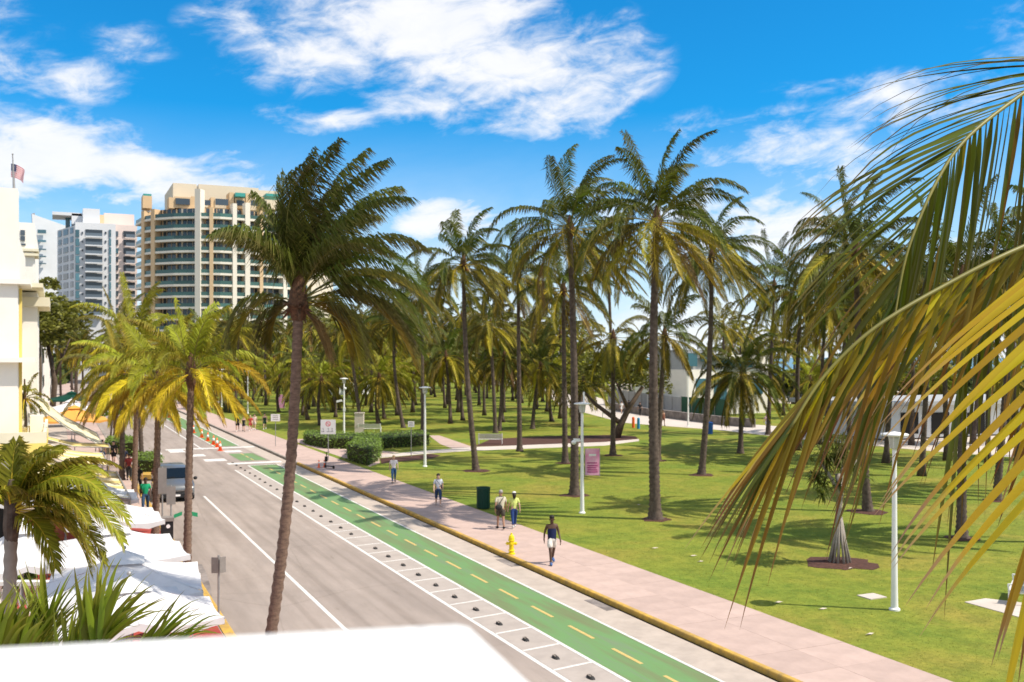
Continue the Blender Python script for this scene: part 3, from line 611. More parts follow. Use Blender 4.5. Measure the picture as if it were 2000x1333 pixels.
placed_palm('palm with its crown against the clouds, right of the arching palm', 1500, 850, 1512, 560, 30, PARK, L=5.6, nf=20, wind=.3, yfrac=.3)
placed_palm('high-crowned palm seen behind the tips of the foreground fronds', 1660, 880, 1650, 475, 31, PARK, L=5.6, nf=22, wind=.3)
# street palms
Y1 = dict(pal=('leaf_b', 'leaf_yy', 'leaf_yy'), yfrac=.8)
placed_palm('nearest street palm by the kerb with bright yellow-green crown, right of the parked van', 365, 1116, 373, 735, 51, STREET, z0=.12, L=2.75, nf=20, ll=.78, lw=.06, nl=56, wind=.12, r0=.15, r1=.115, hi=82, lo=-30, droop=1.05, tm='trunk_near', expo=.9, flare=1.3, **Y1)
placed_palm('second street palm by the kerb, left of the parked van', 303, 1052, 310, 752, 52, STREET, z0=.12, L=3.0, nf=18, ll=.8, lw=.065, wind=.15, r0=.16, r1=.12, droop=1.1, tm='trunk_near', flare=1.3, **Y1)
placed_palm('third street palm by the kerb, thin trunk behind the man in green', 262, 975, 268, 735, 53, STREET, z0=.12, L=3.6, nf=18, ll=.85, lw=.075, wind=.15, r0=.16, r1=.12, droop=1.1, tm='trunk_near', flare=1.3, **Y1)
placed_palm('fourth street palm by the kerb with a lower crown of old orange fronds', 238, 938, 240, 742, 54, STREET, z0=.12, L=4.0, nf=20, ll=.85, wind=.1, r0=.18, r1=.13, droop=1.15, tm='trunk', pal=('leaf_o', 'leaf_y', 'leaf_d'), yfrac=.4, flare=1.3)
placed_palm('fifth street palm by the kerb, tall crown over the round-topped hedge', 278, 918, 266, 670, 55, STREET, z0=.12, L=4.6, nf=20, ll=.9, wind=.2, r0=.17, r1=.12, tm='trunk', flare=1.3, **Y1)
placed_palm('sixth street palm beyond the awnings, crown against the grey apartments', 226, 850, 232, 655, 56, STREET, z0=.12, L=4.6, nf=20, ll=.9, wind=.2, pal=('leaf_o', 'leaf_o', 'leaf_y'), yfrac=.6, flare=1.3)

# grove behind: a handful of different palms, copied and turned slightly
protos = []
for i, (h, nf, L, w, kk) in enumerate([(12.5, 20, 4.9, .32, {}), (14, 18, 4.8, .4, dict(dead=2)), (10.5, 20, 4.8, .22, dict(pal=('leaf_o', 'leaf', 'leaf_y'), yfrac=.5)), (12, 18, 4.6, .28, dict(pal=('leaf_o', 'leaf_o', 'leaf_y'), yfrac=.6, dead=2)),
                                    (7.5, 20, 4.6, .15, dict(pal=('leaf', 'leaf_o', 'leaf_y'), yfrac=.5)), (5.0, 22, 4.7, .12, dict(pal=('leaf_b', 'leaf_o', 'leaf_y'), yfrac=.3, hi=80)), (13, 17, 5.0, .45, {})]):
    t = thing('palm_tree', '', 'palm tree', (0, 0, 0), 0, 'palms of the grove behind the lawn')
    palm_parts(t, 100 + i, Vector((rnd.uniform(-.6, .6), rnd.uniform(-.6, .6), h)), Vector((rnd.uniform(-.3, .3), rnd.uniform(-.3, .3), 0)), nf=nf, L=L, wind=w, nl=46, lw=.12, ll=1.1, rings=False, seg=9, **kk)
    protos.append(t)
used = [False] * len(protos)
taken = [G(*p, LAWN) for p in [(1280, 1015), (1122, 968), (1104, 905), (930, 920), (1015, 882), (1370, 928), (1197, 890), (1283, 900), (968, 846), (1040, 838), (1446, 886), (788, 836), (706, 838), (826, 842), (1695, 1000), (1878, 1052), (1946, 978), (1200, 842), (1500, 850), (1660, 880)]]
grove = []; low_ones = set()
def blocked(px, py):
    if 1046 < px < 2100 and abs(py - (752 + (px - 1046) * .22 if px < 1420 else 835)) < (14 if px < 1420 else 22): return True     # promenade
    if 1140 < px < 1420 and py < 840: return py > 758
    return False
r = random.Random(5)
cand = [(458, 800), (520, 792), (560, 786), (596, 782), (602, 800), (648, 806), (640, 786), (716, 792), (738, 800), (724, 772), (760, 782), (806, 806), (850, 806), (872, 790), (895, 806), (892, 782), (936, 792), (850, 776), (984, 806), (946, 812),
        (1020, 788), (1094, 818), (1075, 780), (500, 772), (540, 768), (475, 764), (575, 765), (620, 764), (665, 770), (700, 762), (780, 764), (820, 764), (930, 768), (1000, 768),
        (440, 766), (405, 764), (420, 752), (455, 750), (500, 752), (545, 750), (600, 748), (650, 750), (745, 750), (800, 748), (870, 752), (960, 752), (1030, 750), (1120, 748),
        (1560, 880), (1610, 905), (1730, 905), (1800, 930), (1850, 900), (1930, 910), (1990, 900), (2060, 960), (1560, 1008), (2080, 1060), (2140, 900), (1780, 870), (1900, 868), (1700, 862), (2010, 870), (1600, 868), (1640, 848)]
cand = [q for q in cand if q not in ((1560, 1008),)]
for px, py in cand:
    p = G(px, py, LAWN)
    if any((p - q).length < 3.2 for q in taken): continue
    grove.append((p, px, py)); taken.append(p)
for px, py in [(1255, 774), (1232, 770), (1405, 806), (1440, 792), (1480, 802), (1530, 812), (1580, 818), (1620, 804), (1550, 790), (1680, 818), (1740, 822), (1820, 824), (1900, 828), (1960, 826), (1460, 770), (1510, 775), (1600, 782), (1700, 790), (1170, 764), (1145, 770)]:
    p = G(px, py, LAWN); grove.append((p, px, py)); taken.append(p); low_ones.add((px, py))
for i in range(1400):
    Zc = r.uniform(150, 420); px = r.uniform(330, 2100); py = YH + F * (H - LAWN) / Zc
    if blocked(px, py): continue
    p = G(px, py, LAWN)
    if not (22 < p.x < 106 and p.y < 420): continue
    if 1240 < px < 1420 and r.random() < .9: continue
    if any((p - q).length < (8.5 if Zc < 260 else 12) for q in taken): continue
    grove.append((p, px, py)); taken.append(p)
    if len(grove) > 150: break
near_extra = 0
for i in range(3000):
    Zc = r.uniform(112, 260); px = r.uniform(420, 2050); py = YH + F * (H - LAWN) / Zc
    if blocked(px, py) or (1225 < px < 1335): continue
    p = G(px, py, LAWN)
    if not (26 < p.x < 108 and p.y < 400): continue
    if any((p - q).length < 5.4 for q in taken): continue
    grove.append((p, px, py)); taken.append(p); near_extra += 1; low_ones.add((px, py))
    if near_extra > 75: break
grove.sort(key=lambda g_: g_[1])
BANDS = [(190, 'back'), (120, 'middle'), (0, 'front')]
cnt = {}
def ordinal(n): 
    w = ['', 'first', 'second', 'third', 'fourth', 'fifth', 'sixth', 'seventh', 'eighth', 'ninth', 'tenth', 'eleventh', 'twelfth', 'thirteenth', 'fourteenth', 'fifteenth', 'sixteenth', 'seventeenth', 'eighteenth', 'nineteenth']
    tens = {2: 'twenty', 3: 'thirty', 4: 'forty', 5: 'fifty', 6: 'sixty', 7: 'seventy', 8: 'eighty', 9: 'ninety'}
    if n < 20: return w[n]
    a, b_ = divmod(n, 10)
    return (tens[a][:-1] + 'ieth') if b_ == 0 else tens[a] + '-' + w[b_]
desc = ['tall dense green', 'tall windblown', 'mid-height olive', 'olive and brown', 'short arching', 'low bushy bright', 'tall wind-combed']
for p, px, py in grove:
    Zc = p.x * ST + p.y * CT; band = [b_ for z_, b_ in BANDS if Zc > z_][0]
    if Zc < 110: k = r.choice([0, 1, 6, 0, 3])
    elif py > 765: k = r.choice([0, 1, 2, 3, 4, 4, 5, 6, 2])
    else: k = r.choice([0, 1, 2, 3, 4, 5, 5, 4, 5, 4])
    if (px, py) in low_ones: k = r.choice([4, 5, 4, 5, 2, 3])
    cnt[(k, band)] = cnt.get((k, band), 0) + 1
    lab = f'{desc[k]} palm, {ordinal(cnt[(k, band)])} such from the left in the {band} rows of the grove'
    sc = r.uniform(.88, 1.08)
    c_ = Vector((p.x, p.y, LAWN))
    if not used[k]:
        o = protos[k]; used[k] = True; o.location = c_; o.rotation_euler.z = r.uniform(-.5, .5); o.scale = (sc,) * 3; o['label'] = lab
    else: dup(protos[k], c_, r.uniform(-.7, .7), lab, sc)
# palms of the left side of the street, far down
for i, (px, py, k) in enumerate([(206, 800, 2), (196, 780, 0), (176, 772, 3), (150, 780, 2), (214, 770, 2), (120, 800, 0), (232, 775, 3), (190, 762, 0), (100, 780, 3), (246, 768, 2), (222, 762, 0), (140, 762, 1), (170, 757, 0), (205, 755, 3)]):
    p = G(px, py, .12); sc = r.uniform(.75, .9)
    if p.x > 4.3 and px < 215: p.x = 3.5
    dup(protos[k], p, r.uniform(-.6, .6), f'{desc[k]} palm, {ordinal(i + 1)} of those beyond the awnings on the left pavement', sc, 'palms far along the left pavement')
for i in range(len(protos)):
    if not used[i]: bpy.data.objects.remove(protos[i])

# ------------------------------------------------------------------ broad-leaved trees, hedges, dune scrub
def leaf_cloud(mb, blobs, n, size, r, seed=0):
    rs = np.random.RandomState(seed); tot = sum(b_[3] ** 2 for b_ in blobs)
    for cx, cy, cz, rr, fl in blobs:
        k = int(n * rr ** 2 / tot)
        for i in range(k):
            v = rs.normal(size=3); v /= np.linalg.norm(v); rad = rr * (rs.uniform(.62, 1.08))
            if v[2] < -.5: continue
            p = Vector((cx + v[0] * rad, cy + v[1] * rad, cz + v[2] * rad * fl)); a = rs.uniform(0, 6.28); tl = rs.uniform(-1, 1)
            d1 = Vector((cos(a), sin(a), tl * .7)).normalized(); d2 = d1.cross(Vector(rs.normal(size=3))).normalized(); s_ = size * rs.uniform(.6, 1.4)
            mb.add([p - d1 * s_, p + d2 * s_ * .5, p + d1 * s_, p - d2 * s_ * .5], [(0, 1, 2, 3)])
def tree(name, label, cat, loc, h, blobs, n, size, m, bends, seed, group=None, r0=.25):
    t = thing(name, label, cat, loc, 0, group); r = random.Random(seed)
    b = MB()
    for pts, ra in bends: b.tube(pts, [ra * (1 - .55 * i / (len(pts) - 1)) for i in range(len(pts))], 8)
    b.build('trunk', M['bark'], t, smooth=True)
    b = MB(); leaf_cloud(b, blobs, n, size, r, seed); b.build('crown', M[m], t)
    return t
def cluster(w, h, n, z, r, seed, fl=.8):
    r_ = random.Random(seed); return [(r_.uniform(-w, w), r_.uniform(-w, w), z + r_.uniform(-h, h), r * r_.uniform(.7, 1.2), fl) for _ in range(n)]
c = G(1203, 856, LAWN)
tree('leaning_tree', 'broad-leaved tree with a forked leaning trunk and dense rounded crown beside the promenade', 'tree', c, 8,
     [(WIND.x * a, WIND.y * a, z, rr, .75) for a, z, rr in [(-3.2, 5.6, 2.0), (-1.2, 6.2, 2.3), (1.0, 6.4, 2.4), (3.0, 5.6, 2.0), (0, 7.6, 1.9), (-2.6, 7.3, 1.5), (-4.4, 4.6, 1.2), (4.2, 4.8, 1.3), (2.0, 7.4, 1.5)]], 5200, .20, 'treeleaf_y',
     [([(0, 0, -.1), (WIND.x * .5, WIND.y * .5, 1.4), (WIND.x * 1.2, WIND.y * 1.2, 2.8), (WIND.x * 2.6, WIND.y * 2.6, 5)], .42), ([(WIND.x * .5, WIND.y * .5, 1.4), (-WIND.x * 2.0, -WIND.y * 2.0, 3.3), (-WIND.x * 3.2, -WIND.y * 3.2, 4.6)], .25), ([(WIND.x * 1.2, WIND.y * 1.2, 2.8), (0, 0, 5.5)], .22)], 31)
c = P(100, 700, 118); c.z = .12
tree('dense_tree', 'large dark olive broad-leaved tree rising behind the white hotel', 'tree', c, 14, cluster(3.2, 3.2, 12, 12, 2.3, 61), 5600, .34, 'treeleaf_y', [([(0, 0, 0), (.4, 0, 5), (-.5, .3, 10)], .4), ([(.2, 0, 5), (2, .5, 10)], .2)], 32)
c = P(75, 700, 110); c.z = .12
tree('dense_tree', 'narrow olive tree squeezed against the white building with the flat ledges', 'tree', c, 14, cluster(1.2, 3.5, 7, 12.4, 1.4, 62), 2600, .3, 'treeleaf_y', [([(0, 0, 0), (.2, 0, 6), (0, .3, 12)], .25)], 33)
c = G(215, 870, .12)
tree('street_shrub_tree', 'small bright green broad-leaved tree on the kerb beyond the yellow awnings', 'tree', c, 4, [(0, 0, 3.0, 1.2, .6), (-1.0, .2, 2.8, .9, .6), (1.1, -.2, 2.9, 1.0, .6), (.3, .8, 3.3, .9, .6)], 1500, .14, 'hedgeleaf', [([(0, 0, 0), (.1, 0, 1.5), (.1, 0, 2.8)], .1)], 34)
def hedge(label, pix, h, n, seed, leaf=.075, z0=LAWN, group='clipped hedges', wob=.12, m='hedgeleaf'):
    pts = [G(px, py, z0) for px, py in pix]; t = thing('hedge', label, 'hedge', (0, 0, 0), 0, group)
    b = MB(); b.prism([(p.x, p.y, z0 - .02) for p in pts], h - .1); b.build('dark_core', M['hedgecore'], t)  # one solid dark block fills the inside of the hedge
    rs = np.random.RandomState(seed); mb = MB(); k = len(pts); ar = [(pts[i], pts[(i + 1) % k]) for i in range(k)]; per = [(b_ - a_).length * h for a_, b_ in ar]
    xs = [p.x for p in pts]; ys = [p.y for p in pts]
    def inside(x, y):
        c_ = False
        for i in range(k):
            a_, b_ = pts[i], pts[i - 1]
            if (a_.y > y) != (b_.y > y) and x < (b_.x - a_.x) * (y - a_.y) / (b_.y - a_.y) + a_.x: c_ = not c_
        return c_
    topn = 0; tot = 0
    while tot < n:
        if rs.rand() < .5:
            x, y = rs.uniform(min(xs), max(xs)), rs.uniform(min(ys), max(ys))
            if not inside(x, y): continue
            p = Vector((x, y, z0 + h + rs.normal() * wob * .5 + .12 * sin(x * 2.1) * sin(y * 1.7)))
        else:
            i = rs.choice(k, p=np.array(per) / sum(per)); a_, b_ = ar[i]; p = a_.lerp(b_, rs.rand()) + Vector((rs.normal() * wob, rs.normal() * wob, 0)); p.z = z0 + rs.rand() * h
        d1 = Vector(rs.normal(size=3)).normalized(); d2 = d1.orthogonal().normalized(); s_ = leaf * rs.uniform(.6, 1.5); tot += 1
        mb.add([p - d1 * s_, p + d2 * s_ * .6, p + d1 * s_, p - d2 * s_ * .6], [(0, 1, 2, 3)])
    mb.build('foliage', M[m], t); return t
hedge('long low hedge curving in front of the grey bench and lamp post', [(596, 868), (640, 877), (736, 878), (838, 870), (820, 862), (735, 866), (640, 866), (600, 860)], 1.0, 5200, 1)
hedge('dense block of hedge at the corner of the plaza, darker on its street side', [(680, 900), (718, 910), (738, 900), (742, 884), (700, 880)], 1.3, 3600, 2)
hedge('round-topped low hedge on the left pavement beside the fifth street palm', [(205, 888), (262, 890), (262, 878), (215, 876)], 1.1, 1500, 3, z0=.12)
hedge('clipped low hedge in a yellow-edged planter beside the van', [(268, 930), (312, 930), (312, 914), (268, 912)], 1.1, 1700, 4, z0=.12)
b = MB(); a = G(264, 936, .12); c = G(316, 936, .12); b.prism([(a.x, a.y, .1), (c.x, c.y, .1), (c.x, c.y + 7, .1), (a.x, a.y + 7, .1)], .28); tag(b.build('planter_edge', M['kerb_yellow']), 'yellow painted edge of the planter beside the van', 'planter')
hedge('dark shrub beside the lamp post behind the walking group', [(436, 806), (470, 808), (474, 800), (440, 798)], 1.5, 900, 5, m='treeleaf')
flb = MB(); leaf_cloud(flb, [(0, 0, .5, .9, .4), (1.2, .2, .5, .9, .4), (2.4, 0, .5, .8, .4)], 500, .12, rnd, 9); c = G(460, 768, LAWN)
o = flb.build('flower_bed', M['darkred']); o.location = c; tag(o, 'low bed of red flowers far back on the lawn', 'flower bed')
# scrub on the dune, closing the park towards the sea
def scrub(name, pts, h, w, n, leaf, m, seed, label):
    rs = np.random.RandomState(seed); vs = []; P_ = [Vector(p) for p in pts]; L = [(P_[i + 1] - P_[i]).length for i in range(len(P_) - 1)]; out_v = np.zeros((n, 4, 3), 'f')
    cs = np.array(L) / sum(L)
    for i in range(n):
        j = rs.choice(len(L), p=cs); q = P_[j].lerp(P_[j + 1], rs.rand()); hh = h * (.75 + .25 * sin(q.x * .31 + q.y * .23) * cos(q.y * .11)); u = rs.uniform(-1, 1)
        z = hh * sqrt(max(0, 1 - u * u)) * rs.uniform(.55, 1.05) + rs.normal() * .1; p = q + Vector((rs.normal() * .3 + u * w, rs.normal() * .6, z))
        d1 = Vector(rs.normal(size=3)).normalized(); d2 = d1.orthogonal().normalized(); s_ = leaf * rs.uniform(.6, 1.5)
        out_v[i] = [p - d1 * s_, p + d2 * s_ * .6, p + d1 * s_, p - d2 * s_ * .6]
    mb = MB(); mb.v = [tuple(x) for x in out_v.reshape(-1, 3)]; mb.f = [(4 * i, 4 * i + 1, 4 * i + 2, 4 * i + 3) for i in range(n)]; mb.mi = [0] * n; mb.uv = [0.0] * (4 * n)
    o = mb.build(name, M[m], kind='stuff'); tag(o, label, 'shrubs'); return o
scrub('dune_scrub', [(113, -40, -.1), (114, 60, -.1), (113, 108, -.1)], 9.0, 4, 20000, .5, 'treeleaf', 71, 'dark mass of shrubs on the dune right of the white beach building')
scrub('dune_scrub', [(119, 104, -.1), (119, 154, -.1)], 8.0, 3, 7000, .5, 'treeleaf', 74, 'shrubs on the dune directly behind the white beach building')
scrub('dune_scrub', [(112, 150, -.1), (113, 250, -.1), (112, 420, -.1)], 8.5, 4, 13000, .55, 'treeleaf', 72, 'dark mass of shrubs on the dune behind the far end of the park')
scrub('far_wood', [(-4, 300, 0), (3, 425, 0), (60, 432, 0), (112, 424, 0)], 9.0, 5, 12000, .8, 'treeleaf', 73, 'low dark wood closing the far end of the park and street')
b = MB(); n = 40
vs = []
for i in range(n):
    s_ = -40 + i * 9; vs += [(110.5, s_, -.1), (116, s_, 1.0 + .5 * sin(i * 1.3)), (124, s_, 1.9 + .6 * sin(i * .9 + 1)), (138, s_, -.1)]
b.add(vs, [(i * 4 + j, i * 4 + j + 1, i * 4 + 5 + j, i * 4 + 4 + j) for i in range(n - 1) for j in range(3)]); b.build('dune', M['sand'], kind='structure')

# ------------------------------------------------------------------ buildings
def facade(t, A, B, zs, cols, wm, inset=.25, part='window', z0off=.2, z1off=.2, mull=None, mullm=None):
    """windows on a wall from A to B (ground points, front on the viewer's side): zs floors, cols spans in 0..1"""
    A, B = Vector(A), Vector(B); u = (B - A); L = u.length; u.normalize(); nrm = Vector((u.y, -u.x, 0))
    for z0, z1 in zs:
        for a, c in cols:
            m_ = MB(); p = A + u * L * a + nrm * .02; m_.obox((p.x, p.y, z0 + z0off), u * L * (c - a), nrm * -.1, (0, 0, z1 - z0 - z0off - z1off)); w = m_.build(part, wm, t)
            if mull:
                k = mull; m2 = MB()
                for i in range(k + 1):
                    q = p + u * L * (c - a) * i / k + nrm * .03; m2.obox((q.x, q.y, z0 + z0off), u * .09, nrm * -.09, (0, 0, z1 - z0 - z0off - z1off))
                m2.build('mullion', mullm or M['cream'], w)
# --- curved apricot and cream apartment tower
tw = thing('apartment_tower', 'curved cream and apricot apartment tower with long glass balconies', 'apartment tower', cw(-300 / F * 290 * 1.9, 290, 0))
tloc = tw.location.copy(); tw.location = (0, 0, 0)
pxs = [266, 280, 300, 340, 388, 430, 470, 520, 560, 600]; zz = [303, 294, 290, 287, 286, 287, 290, 294, 299, 306]
path = [cw((a - 1000) / F * z, z, 0) for a, z in zip(pxs, zz)]
def off(path, d):
    o_ = []
    for i, p in enumerate(path):
        u = (path[min(i + 1, len(path) - 1)] - path[max(i - 1, 0)]).normalized(); o_.append(p + Vector((u.y, -u.x, 0)) * d)
    return o_
back = cw(-.20 * 330, 345, 0) - cw(-.20 * 330, 290, 0)
ftop = H + (YH - 406) / F * 287; fh = 22.0 / F * 287; nfl = 15; zb = ftop - nfl * fh
body = off(path, -2.6); b = MB(); b.prism(body + [p + back for p in body[::-1]], ftop); b.build('wall', M['beige'], tw)
g_ = off(path, -2.35)
for f in range(nfl):
    z = zb + f * fh
    b = MB(); o_ = off(path, .25); i_ = off(path, -2.7); b.prism([Vector((p.x, p.y, z)) for p in o_] + [Vector((p.x, p.y, z)) for p in i_[::-1]], .62); b.build('floor_slab', M['cream'], tw)
    for i in range(len(path) - 1):
        a_, c_ = g_[i], g_[i + 1]; u = (c_ - a_); nn = Vector((u.y, -u.x, 0)).normalized(); m_ = MB(); m_.obox((a_.x, a_.y, z + .62), u * .97, nn * .15, (0, 0, fh - .62)); w = m_.build('window', M['glass'], tw)
        m2 = MB(); k = max(2, int(u.length / 1.7))
        for j in range(k):
            q = a_ + u * (j + .5) / k + nn * .16; m2.obox((q.x, q.y, z + .62), u.normalized() * (.16 if j % 3 else .5), nn * .1, (0, 0, fh - .62))
        m2.build('mullion', M['beige'] if i % 2 else M['orange'], w)
        a_, c_ = off(path, .05)[i], off(path, .05)[i + 1]; u = c_ - a_; m_ = MB(); m_.obox((a_.x, a_.y, z + .62), u, nn * .06, (0, 0, 1.05)); m_.build('balcony_rail', M['rail'], tw)
for px, wd, m_, up in [(281, 1.5, 'orange', 0), (300, 1.3, 'orange', 0), (387, 1.5, 'cream', 5.2), (413, .9, 'orange', 0), (458, 1.1, 'cream', 1.5), (483, 1.3, 'cream', 2), (510, .9, 'orange', 0), (556, 1.2, 'cream', 2), (588, 1.2, 'cream', 1)]:
    j = max(i for i in range(len(pxs)) if pxs[i] <= px); j = min(j, len(pxs) - 2); f = (px - pxs[j]) / (pxs[j + 1] - pxs[j]); q = path[j].lerp(path[j + 1], f); u = (path[j + 1] - path[j]).normalized(); nn = Vector((u.y, -u.x, 0))
    b = MB(); b.obox(q - u * wd * .55 + nn * .4 + Vector((0, 0, 0)), u * 1.1 * wd, nn * -2.9, (0, 0, ftop + up)); b.build('column', M[m_], tw)
def tbox(name, x0, x1, y0, y1, Z, dep, m_, t, zbot=None, ref=[None]):
    """block facing down the street whose front spans those columns and rows of the photograph, Z metres away"""
    xr = (TREF if TREF else (x0 + x1) / 2); k = lambda x: -(x - 1000) / F * ST + CT; s0 = Z * k(xr); Z0, Z1 = s0 / k(x0), s0 / k(x1); Zm = (Z0 + Z1) / 2
    X0, X1 = P(x0, y1, Z0).x, P(x1, y1, Z1).x; top = P(x0, y0, Zm).z; zb_ = P(x0, y1, Zm).z if zbot is None else zbot
    b_ = MB(); b_.box(X0, X1, s0, s0 + dep, zb_, top); return b_.build(name, M[m_], t)
TREF = 400
tbox('penthouse', 338, 384, 359, 408, 297, 25, 'beige', tw); tbox('penthouse', 388, 505, 364, 408, 300, 25, 'beige', tw); tbox('penthouse', 505, 545, 373, 408, 300, 20, 'beige', tw)
for x0, x1, y0 in [(279, 297, 383), (330, 341, 386), (341, 374, 385), (374, 381, 384), (412, 420, 386), (448, 457, 376), (459, 478, 387), (480, 488, 378), (508, 516, 385)]: tbox('crown_block', x0, x1, y0, 407, 292 + (8 if x0 < 300 else 0), 6, 'orange', tw)
for x0, x1, y0, y1 in [(280, 296, 379, 383), (460, 479, 377, 384), (520, 550, 379, 384)]: tbox('crown_roof', x0, x1, y0, y1, 290 + (10 if x0 < 300 else 0), 7, 'teal', tw)
for x0, x1, y0, y1 in [(343, 371, 388, 400), (391, 411, 391, 401), (421, 446, 389, 401), (490, 506, 392, 402), (462, 477, 392, 402)]: tbox('crown_window', x0, x1, y0, y1, 291.6, .5, 'glass', tw)

# --- grey-white condominium with blue glass
TREF = 187
cdn = thing('apartment_block', 'pale grey apartment block with blue glass balconies left of the apricot tower', 'apartment block')
tbox('wall', 147, 226, 436, 600, 350, 26, 'greywall', cdn, 0)
a_, c_ = P(112, 700, 362), P(147, 700, 347); b = MB(); b.prism([Vector((a_.x, a_.y, 0)), Vector((c_.x, c_.y, 0)), Vector((c_.x, c_.y, 0)) + Vector((0, 1, 0)) * 24, Vector((a_.x, a_.y, 0)) + Vector((0, 1, 0)) * 10], P(0, 446, 355).z); b.build('side_wing', M['greywall'], cdn)
tbox('roof_house', 162, 195, 408, 437, 353, 12, 'greywall', cdn); tbox('roof_house', 140, 163, 418, 438, 356, 10, 'greywall', cdn)
tbox('roof_canopy', 102, 160, 415, 421, 356, 14, 'greywall', cdn); tbox('roof_house', 128, 137, 421, 446, 362, 6, 'glass_b', cdn)
for k in range(10):
    y0 = 449 + k * 17.1
    tbox('balcony_recess', 167, 200, y0, y0 + 11.5, 349.8, .4, 'glass', cdn); tbox('balcony_rail', 167, 200, y0 + 6.5, y0 + 12.5, 348.6, .3, 'railgrey', cdn); tbox('balcony_slab', 166, 201, y0 + 12.5, y0 + 15, 348.4, 1.4, 'greywall', cdn)
    tbox('window', 147.6, 155, y0, y0 + 14, 349.7, .5, 'glass_b', cdn); tbox('window', 213, 217, y0, y0 + 14, 349.7, .5, 'glass_b', cdn)
    for x in (159.5, 205): tbox('window', x, x + 3, y0 + 4, y0 + 8, 349.75, .4, 'glass', cdn)
    for f0, f1 in ((.08, .24), (.36, .62), (.74, .9)):
        a2 = Vector((a_.x, a_.y, 0)).lerp(Vector((c_.x, c_.y, 0)), f0); c2 = Vector((a_.x, a_.y, 0)).lerp(Vector((c_.x, c_.y, 0)), f1); zt = P(0, y0 + 2, 358).z; zbm = P(0, y0 + 13, 358).z
        u = c2 - a2; nn = Vector((u.y, -u.x, 0)).normalized(); b = MB(); b.obox((a2.x, a2.y, zbm), u, nn * .15, (0, 0, zt - zbm)); b.build('window', M['glass'], cdn)
TREF = 245
pk = thing('apartment_block', 'pale pink apartment wing between the blue glass block and the apricot tower', 'apartment block')
tbox('wall', 222, 268, 440, 600, 356, 24, 'pinkwall', pk, 0); tbox('roof_house', 203, 262, 418, 441, 366, 16, 'pinkwall', pk); tbox('roof_house', 195, 203, 420, 438, 362, 6, 'orange', pk)
for k in range(10):
    y0 = 452 + k * 16.6; tbox('window', 224, 231, y0, y0 + 10, 355.6, .5, 'glass' if k != 2 else 'glass_b', pk); tbox('balcony_recess', 241, 264, y0, y0 + 11, 355.7, .5, 'glass', pk); tbox('balcony_rail', 246, 264, y0 + 6, y0 + 12.5, 354.4, .3, 'railgrey', pk); tbox('balcony_slab', 244, 266, y0 + 12.5, y0 + 14.5, 354.2, 1.5, 'pinkwall', pk)
TREF = 95
ws = thing('office_block', 'white tower with a sloping roof and narrow dark slit windows far left', 'tower')
a_ = [P(62, 418, 398), P(130, 442, 403), P(130, 640, 403), P(79, 640, 399)]; bk = Vector((0, 1, 0)) * 22; b = MB()
b.add(a_ + [p + bk for p in a_], [(0, 3, 2, 1), (4, 5, 6, 7), (0, 1, 5, 4), (1, 2, 6, 5), (2, 3, 7, 6), (3, 0, 4, 7)]); b.build('wall', M['whitewall'], ws)
b = MB(); q = [P(61, 418, 399), P(68, 416, 399), P(85, 640, 399), P(78, 640, 399)]; b.add(q + [p + bk * .95 for p in q], [(0, 3, 2, 1), (4, 5, 6, 7), (0, 1, 5, 4), (1, 2, 6, 5), (2, 3, 7, 6), (3, 0, 4, 7)]); b.build('edge_fin', M['fence_w'], ws)
for k, (y0, hh) in enumerate([(449, 7), (469, 4), (486, 2.5), (500, 2.5), (514, 2)]): tbox('slit_window', 73 + k * .8, 90, y0, y0 + hh, 398.6, 1.2, 'glass_b', ws)

# --- white art-deco hotel on the left: end wall towards the viewer, ledges and balcony over the pavement
ht = thing('hotel', 'white and yellow art deco hotel with flat ledges and a balcony at the left edge', 'hotel')
SA, DA = 44.7, -1.62
def zrow(py, s, d): return H - (py - YH) / F * (d * ST + s * CT)
ztop = zrow(392, SA, DA); b = MB(); b.box(-22, DA, SA, 64, 0, ztop - .6); b.build('wall', M['stucco'], ht)
b = MB(); b.box(-2.55, DA + .22, SA - .18, SA + 1.1, 4.6, zrow(369, SA, DA)); b.build('pylon', M['stucco'], ht)
b = MB(); b.box(-5.5, -2.56, SA - .02, SA + .4, ztop - .62, ztop - .05); b.build('parapet', M['stucco'], ht)
b = MB(); b.box(-22, -.95, SA - .42, SA + 2.6, zrow(555, SA, DA) - .02, zrow(546, SA, DA)); b.build('ledge', M['stucco'], ht)
b = MB(); b.box(-22, -.78, SA - .6, SA + 3.0, zrow(708, SA, DA), zrow(699, SA, DA)); b.build('ledge', M['stucco'], ht)
b = MB(); b.box(DA - .08, DA + .32, SA + 1.15, SA + 1.8, 4.6, zrow(560, SA, DA)); b.build('trim', M['stucco_y'], ht)
for y0, y1 in ((640, 562), (790, 712)):
    b = MB(); b.box(DA + .002, DA + .05, SA + 1.9, SA + 3.9, zrow(y0, SA, DA), zrow(y1, SA, DA)); w = b.build('window', M['glass'], ht)
    b = MB(); z0_, z1_ = zrow(y0, SA, DA), zrow(y1, SA, DA)
    for i in range(4): b.box(DA + .051, DA + .10, SA + 1.9, SA + 3.9, z0_ + (z1_ - z0_) * i / 3 - .03, z0_ + (z1_ - z0_) * i / 3 + .03)
    b.box(DA + .051, DA + .10, SA + 2.87, SA + 2.93, z0_, z1_); b.build('frame', M['stucco'], w)
b = MB(); b.box(DA + .003, DA + .85, SA + 5.0, SA + 9.5, 4.4, zrow(556, SA, DA)); b.build('bay', M['stucco'], ht)
b = MB(); b.box(DA + .003, DA + 1.35, SA + 4.7, SA + 10, zrow(592, SA + 4, DA) - .1, zrow(578, SA + 4, DA)); b.build('ledge', M['stucco_c'], ht)
